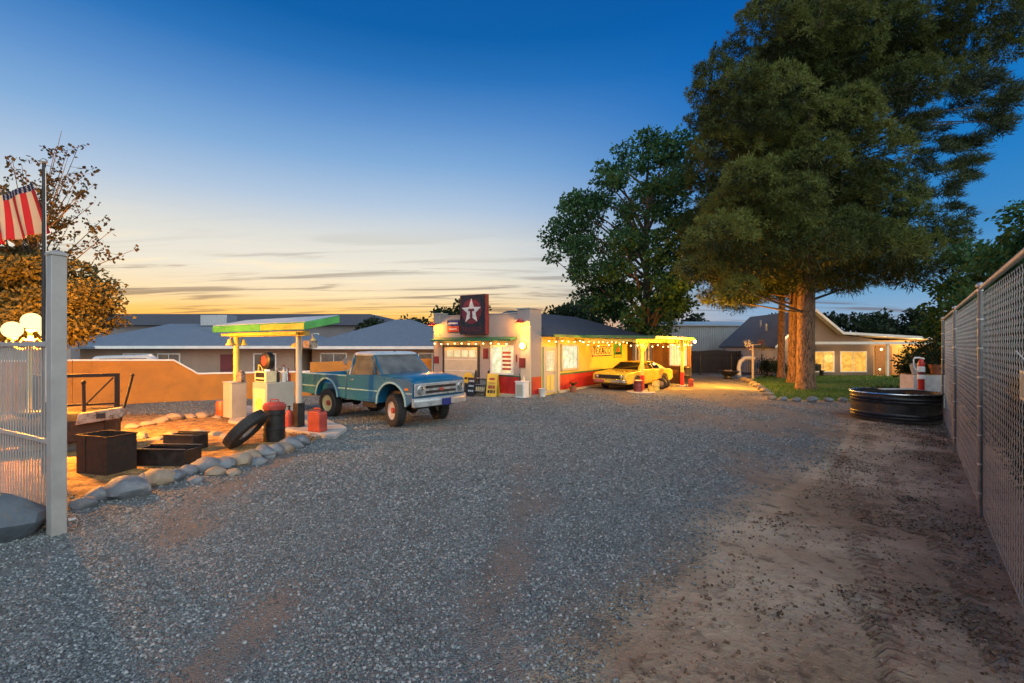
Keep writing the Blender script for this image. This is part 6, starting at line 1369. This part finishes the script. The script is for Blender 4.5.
hy.location = (13.0, 15.25, 0); hy.scale = (.72, .72, 1.14)
bm = BM(); lathe(bm, [(.17, 0), (.17, .05), (.12, .06), (.12, .92), (.13, .94), (.0, .94)], 20); obj('lower_body', bm, M['red_paint'], hy)
bm = BM(); lathe(bm, [(.0, .94), (.145, .94), (.15, 1.0), (.13, 1.06), (.0, 1.06)], 20); obj('white_band', bm, M['white_trim'], hy)
bm = BM(); lathe(bm, [(.0, 1.06), (.125, 1.06), (.125, 1.14), (.0, 1.14)], 20); obj('dark_band', bm, M['maroon'], hy)
bm = BM(); lathe(bm, [(.0, 1.14), (.14, 1.14), (.14, 1.27), (.12, 1.29), (0, 1.29)], 20); obj('white_band', bm, M['white_trim'], hy)
bm = BM(); lathe(bm, [(.0, 1.29), (.13, 1.29), (.12, 1.38), (.08, 1.47), (.04, 1.50), (.04, 1.55), (0, 1.55)], 20); obj('bonnet', bm, M['red_paint'], hy)
bm = BM(); path(bm, [(.12, -.02, 1.5), (-.1, -.03, 1.53), (-.32, -.03, 1.53), (-.36, -.03, 1.48), (-.36, -.03, 1.3), (-.30, -.03, 1.22), (-.1, -.03, 1.14)], .024, 8); obj('pipe', bm, M['white_trim'], hy)
pl = thing('planter_box', 'pale grey planter box behind the hydrant post', 'planter', (13.7, 16.6, 0))
bm = BM(); b2(bm, -.05, 1.15, -.3, .3, 0, 1.12); obj('body', bm, M['plank'], pl, .012); bm = BM(); b2(bm, -.02, 1.12, -.27, .27, 1.121, 1.14); obj('soil', bm, M['mulch'], pl)
bm = BM(); P, D = fill([((.9, 0, 1.25), (.3, .28, .2)), ((.6, .05, 1.2), (.3, .28, .15))], 1500, .1); bm.free(); leaf_mesh('plants', P, D + nr.normal(size=D.shape) * .4, .08, M['leaf_dark'], pl)
fpt = thing('flower_pot', 'pale green flower pot standing on the planter box by the bent pipe', 'flower pot', (13.85, 16.42, 1.14))
bm = BM(); lathe(bm, [(0, 0), (.13, 0), (.21, .36), (.225, .38), (.19, .37), (0, .33)], 20); obj('pot', bm, M['metal_blue'], fpt)
P, D = fill([((0, 0, .5), (.28, .25, .2))], 2600, .1); leaf_mesh('leaves', P, D + nr.normal(size=D.shape) * .4, .09, M['leaf_dark'], fpt)
tpt = thing('flower_pot', 'terracotta pot on the planter box beside the hydrant bonnet', 'flower pot', (14.6, 16.5, 1.14)); bm = BM(); lathe(bm, [(0, 0), (.16, 0), (.22, .32), (.235, .34), (.2, .33), (0, .3)], 20); obj('pot', bm, M['terracotta'], tpt)
P, D = fill([((0, 0, .6), (.35, .3, .32))], 2200, .1); leaf_mesh('leaves', P, D + nr.normal(size=D.shape) * .4, .1, M['leaf_dark'], tpt)
bush('garden_shrub', 'dark leafy shrub behind the flower pots by the fence', (16.4, 18.4, 0), (1.2, 1.2), 2.6, M['leaf_dark'], .13, 1500, 14, None, 'shrub', 131)
# stones edging the lawn
lw = [(744, 380.5, 7), (749, 382, 7), (753, 384.5, 7), (757, 387, 8), (761, 389.5, 8), (765, 392.5, 9), (768, 396, 9), (772, 399.5, 8), (783, 400, 7), (797, 401, 8), (812, 401.5, 10), (829, 401.5, 8), (843, 401.5, 9), (853, 401.5, 6)]
for i, (px, py, wpx) in enumerate(lw):
    x, y = g(px, py); rock('edge_stone', 400 + i, M['stone_tan'] if i < 8 else M['stone'], (x, y), wpx * y / F * 1.15, rnd.uniform(-.5, .5), '%s stone edging the lawn, %s from the flower post' % ('warm tan' if i < 8 else 'grey', ordinal(i + 1)), 'stone', 'stones edging the lawn', .7, 1.25)

# ================================================================== the tan house
hs = thing('house', 'tan house with lit amber windows and a porch beyond the lawn', 'house', (0, 33.2, 0))
bm = BM(); prism(bm, [(18.3, 0), (25.0, 0), (25.0, 2.55), (22.4, 2.9), (20.7, 4.45), (18.3, 2.2)], 0, 8, 'y'); obj('wall', bm, M['house_grey'], hs)
bm = BM(); b2(bm, 25.0, 30.5, 1.6, 8, 0, 2.5); obj('porch_wall', bm, M['house_ochre'], hs)
bm = BM(); b2(bm, 18.28, 18.30, .02, 7.9, 0, 2.0); obj('white_side', bm, M['white_trim'], hs)
bm = BM()
loft(bm, [[(18.0, -.5, 1.93), (20.7, -.5, 4.46), (20.7, 8.5, 4.46), (18.0, 8.5, 1.93)], [(17.93, -.5, 2.03), (20.7, -.5, 4.60), (20.7, 8.5, 4.60), (17.93, 8.5, 2.03)]])
loft(bm, [[(20.7, -.5, 4.46), (22.5, -.5, 2.92), (22.5, 8.5, 2.92), (20.7, 8.5, 4.46)], [(20.7, -.5, 4.60), (22.55, -.5, 3.02), (22.55, 8.5, 3.02), (20.7, 8.5, 4.60)]])
loft(bm, [[(22.5, -.5, 2.88), (31.2, -.5, 2.42), (31.2, 8.5, 2.42), (22.5, 8.5, 2.88)], [(22.55, -.5, 3.0), (31.2, -.5, 2.54), (31.2, 8.5, 2.54), (22.55, 8.5, 3.0)]])
r_ = obj('roof', bm, M['grey_roof'], hs)
bm = BM(); b2(bm, 19.8, 31.2, -1.3, -.55, 2.26, 2.34); r2 = obj('porch_roof', bm, M['shingle'], hs)
bm = BM(); b2(bm, 19.8, 31.2, -1.34, -1.30, 2.20, 2.37); obj('fascia', bm, M['white_trim'], r2)
bm = BM(); loft(bm, [[(17.93, -.56, 1.92), (20.7, -.56, 4.45), (22.55, -.56, 2.88), (31.2, -.56, 2.42), (31.2, -.56, 2.55), (22.58, -.56, 3.05), (20.7, -.56, 4.63), (17.9, -.56, 2.05)], [(17.93, -.51, 1.92), (20.7, -.51, 4.45), (22.55, -.51, 2.88), (31.2, -.51, 2.42), (31.2, -.51, 2.55), (22.58, -.51, 3.05), (20.7, -.51, 4.63), (17.9, -.51, 2.05)]]); obj('rake_board', bm, M['white_trim'], r_)
window_row(hs, [(20.9, 22.2), (22.75, 24.45)], 0, .34, 1.66, M['win_amber'])
bm = BM(); b2(bm, 26.3, 27.5, 1.54, 1.6, .05, 2.1); obj('door', bm, M['wood'], hs)
bm = BM(); b2(bm, 28.0, 29.3, 1.55, 1.598, .6, 2.0); obj('porch_window', bm, M['win_amber'], hs)
for x in (25.0, 30.9): bm = BM(); b2(bm, x, x + .14, -1.2, -1.06, 0, 2.26); obj('porch_post', bm, M['white_trim'], hs)
bm = BM(); tube(bm, (19.2, 3, 3.2), (19.2, 3, 3.75), .1, n=10); tube(bm, (19.6, 4.6, 3.5), (19.6, 4.6, 4.1), .07, n=10); obj('roof_vent', bm, M['galv'], r_)
bm = BM(); ball(bm, (25.55, .0, 1.85), .07, 12); obj('porch_light', bm, M['bulb'], hs)
bm = BM(); ball(bm, (25.75, .4, .45), .05, 10); obj('path_light', bm, M['bulb'], hs)
bm = BM(); ball(bm, (19.6, -.75, 2.75), .06, 10); obj('gable_light', bm, M['bulb'], hs)
lamp('porch_glow', (25.7, 32.9, 1.9), 130, (1, .52, .18), .1); lamp('porch_glow', (28.3, 33.6, 2.1), 150, (1, .52, .18), .1); lamp('gable_glow', (19.5, 32.1, 2.6), 110, (1, .58, .25), .1)
lamp('window_glow', (22.5, 32.3, 1.2), 30, (1, .55, .2), .3)
bush('garden_shrub', 'large dark clipped bush in front of the lit house porch', (27.3, 31.5, 0), (1.4, 1.1), 1.55, M['leaf_dark'], .12, 1900, 12, None, 'bush', 141)
bush('garden_shrub', 'lower round dark bush beside the large clipped porch bush', (29.2, 30.6, 0), (1.7, 1.1), 1.2, M['leaf_dark'], .12, 1900, 12, None, 'bush', 142)
bush('garden_shrub', 'low green plant at the lawn edge before the stock tank', (15.2, 19.6, 0), (1.1, .6), .5, M['leaf_mid'], .1, 1500, 9, None, 'plant', 143)
# blue metal building, dark fence, arch, post, fire pit
mb = thing('metal_building', 'pale blue corrugated metal building behind the dark wooden fence', 'building', (18.4, 44, 0), R(0))
bm = BM(); P_ = []
for i in range(46): P_ += [(-4.4 + i * .2, .0), (-4.4 + i * .2 + .13, .0), (-4.4 + i * .2 + .15, .05), (-4.4 + i * .2 + .185, .05)]
prism(bm, P_ + [(4.8, 6), (-4.4, 6)], 0, 3.9, 'z'); obj('wall', bm, M['metal_blue'], mb)
bm = BM(); loft(bm, [[(-4.7, -.2, 3.9), (5.1, -.2, 3.9), (5.1, 6.2, 4.1), (-4.7, 6.2, 4.1)], [(-4.7, -.2, 4.0), (5.1, -.2, 4.0), (5.1, 6.2, 4.6), (-4.7, 6.2, 4.6)]]); obj('roof', bm, M['metal_blue'], mb)
mb2 = thing('metal_shed', 'bright blue roofed shed between the metal building and the tan house', 'shed', (22.4, 42, 0))
bm = BM(); prism(bm, [(-2.2, 0), (2.2, 0), (2.2, 2.6), (0, 3.9), (-2.2, 2.9)], 0, 5, 'y'); obj('wall', bm, M['metal_blue'], mb2)
M['tarp'] = mk('blue_tarp_roof', (.06, .2, .36), .5, 0, .15, 2, .1)
bm = BM(); loft(bm, [[(-2.5, -.3, 2.75), (0, -.3, 3.93), (0, 5.3, 3.93), (-2.5, 5.3, 2.75)], [(-2.5, -.3, 2.85), (0, -.3, 4.05), (0, 5.3, 4.05), (-2.5, 5.3, 2.85)]]); loft(bm, [[(0, -.3, 3.93), (2.5, -.3, 2.45), (2.5, 5.3, 2.45), (0, 5.3, 3.93)], [(0, -.3, 4.05), (2.5, -.3, 2.55), (2.5, 5.3, 2.55), (0, 5.3, 4.05)]]); obj('roof', bm, M['tarp'], mb2)
dfn = thing('board_fence', 'dark wooden board fence behind the gravel at the back of the yard', 'fence', (0, 37.5, 0))
bm = BM()
for i in range(56): b2(bm, 9.5 + i * .15, 9.5 + i * .15 + .135, -.01, .01, .0, 1.72 + .04 * math.sin(i * 12.9))
obj('boards', bm, M['dark_wood'], dfn); bm = BM(); b2(bm, 9.4, 18, .012, .06, 1.3, 1.4); b2(bm, 9.4, 18, .012, .06, .3, .4); obj('rail', bm, M['dark_wood'], dfn)
pg = thing('steel_panel_fence', 'low black steel panel fence in front of the board fence', 'fence', (0, 34.6, 0))
bm = BM()
for i in range(40): tube(bm, (11.6 + i * .16, 0, 0), (11.6 + i * .16, 0, 1.15), .014, n=5)
for z_ in (.15, 1.15): tube(bm, (11.5, 0, z_), (18.0, 0, z_), .022, n=6)
for x in (11.5, 13.6, 15.8, 18.0): tube(bm, (x, 0, -.1), (x, 0, 1.5), .04, n=8)
obj('panel', bm, M['black'], pg)
fpit = thing('fire_pit', 'black round fire pit on the gravel at the back of the yard', 'fire pit', (13.7, 30.3, 0))
bm = BM(); lathe(bm, [(.32, 0), (.35, .05), (.3, .12), (.3, .2), (.55, .42), (.62, .50), (.60, .53), (.5, .42), (0, .3)], 24); obj('bowl', bm, M['black'], fpit)
bm = BM()
for k in range(5): tube(bm, (-.4 + .15 * k, -.3, .46), (.3 - .1 * k, .35, .52), .05, n=7)
obj('log', bm, M['stone_tan'], fpit)
aw = thing('garden_arch', 'white curved hose like arch standing beside the flower post', 'arch', (15.55, 31.8, 0))
bm = BM(); path(bm, [(-.5, 0, 0), (-.52, 0, .7), (-.42, 0, 1.05), (-.15, 0, 1.28), (.2, 0, 1.3), (.5, 0, 1.26)], .13, 10); obj('tube', bm, M['white_trim'], aw)
fpo = thing('flower_post', 'pale wooden post topped with white and red flower baskets', 'post', (14.75, 29.4, 0))
bm = BM(); tube(bm, (0, 0, -.1), (0, 0, 2.2), .07, .06, 10); obj('post', bm, M['cream'], fpo)
bm = BM(); tube(bm, (-.35, 0, 2.12), (.5, 0, 2.2), .03, n=8); obj('arm', bm, M['cream'], fpo)
for x in (-.3, .5):
    P, D = fill([((x, 0, 2.25), (.22, .2, .22)), ((x + .08, 0, 2.0), (.2, .18, .2))], 1600, .1)
    leaf_mesh('flower_basket', P, D + nr.normal(size=D.shape) * .3, .09, M['white_trim'] if x < 0 else M['leaf_lit_tan'], fpo)
P, D = fill([((-.12, 0, 1.92), (.2, .15, .15)), ((.52, 0, 2.32), (.14, .12, .1))], 1400, .1); leaf_mesh('red_flower', P, D + nr.normal(size=D.shape) * .3, .08, M['red_paint'], fpo)
for i, (x, y, rx, h_, lb) in enumerate(((16.6, 31.2, .7, 1.35, 'dark potted shrub behind the pale flower post'), (17.6, 31.6, .7, 1.2, 'dark shrub by the white side of the tan house'), (19.6, 32.0, .8, 1.1, 'dark shrub under the gable light of the tan house'))):
    bush('garden_shrub', lb, (x, y, 0), (rx, .6), h_, M['leaf_dark'], .1, 1700, 9, 'shrubs by the tan house', 'shrub', 150 + i)
chair = thing('garden_bench', 'low dark bench against the ochre wall of the tan house', 'bench', (20.3, 32.4, 0)); bm = BM(); b2(bm, -.7, .7, -.2, .2, .4, .45); obj('seat', bm, M['dark_wood'], chair); bm = BM(); b2(bm, -.7, .7, .2, .24, .45, .85); obj('backrest', bm, M['dark_wood'], chair)
for x in (-.6, .6): bm = BM(); b2(bm, x - .03, x + .03, -.18, .2, 0, .40); obj('leg', bm, M['dark_wood'], chair)
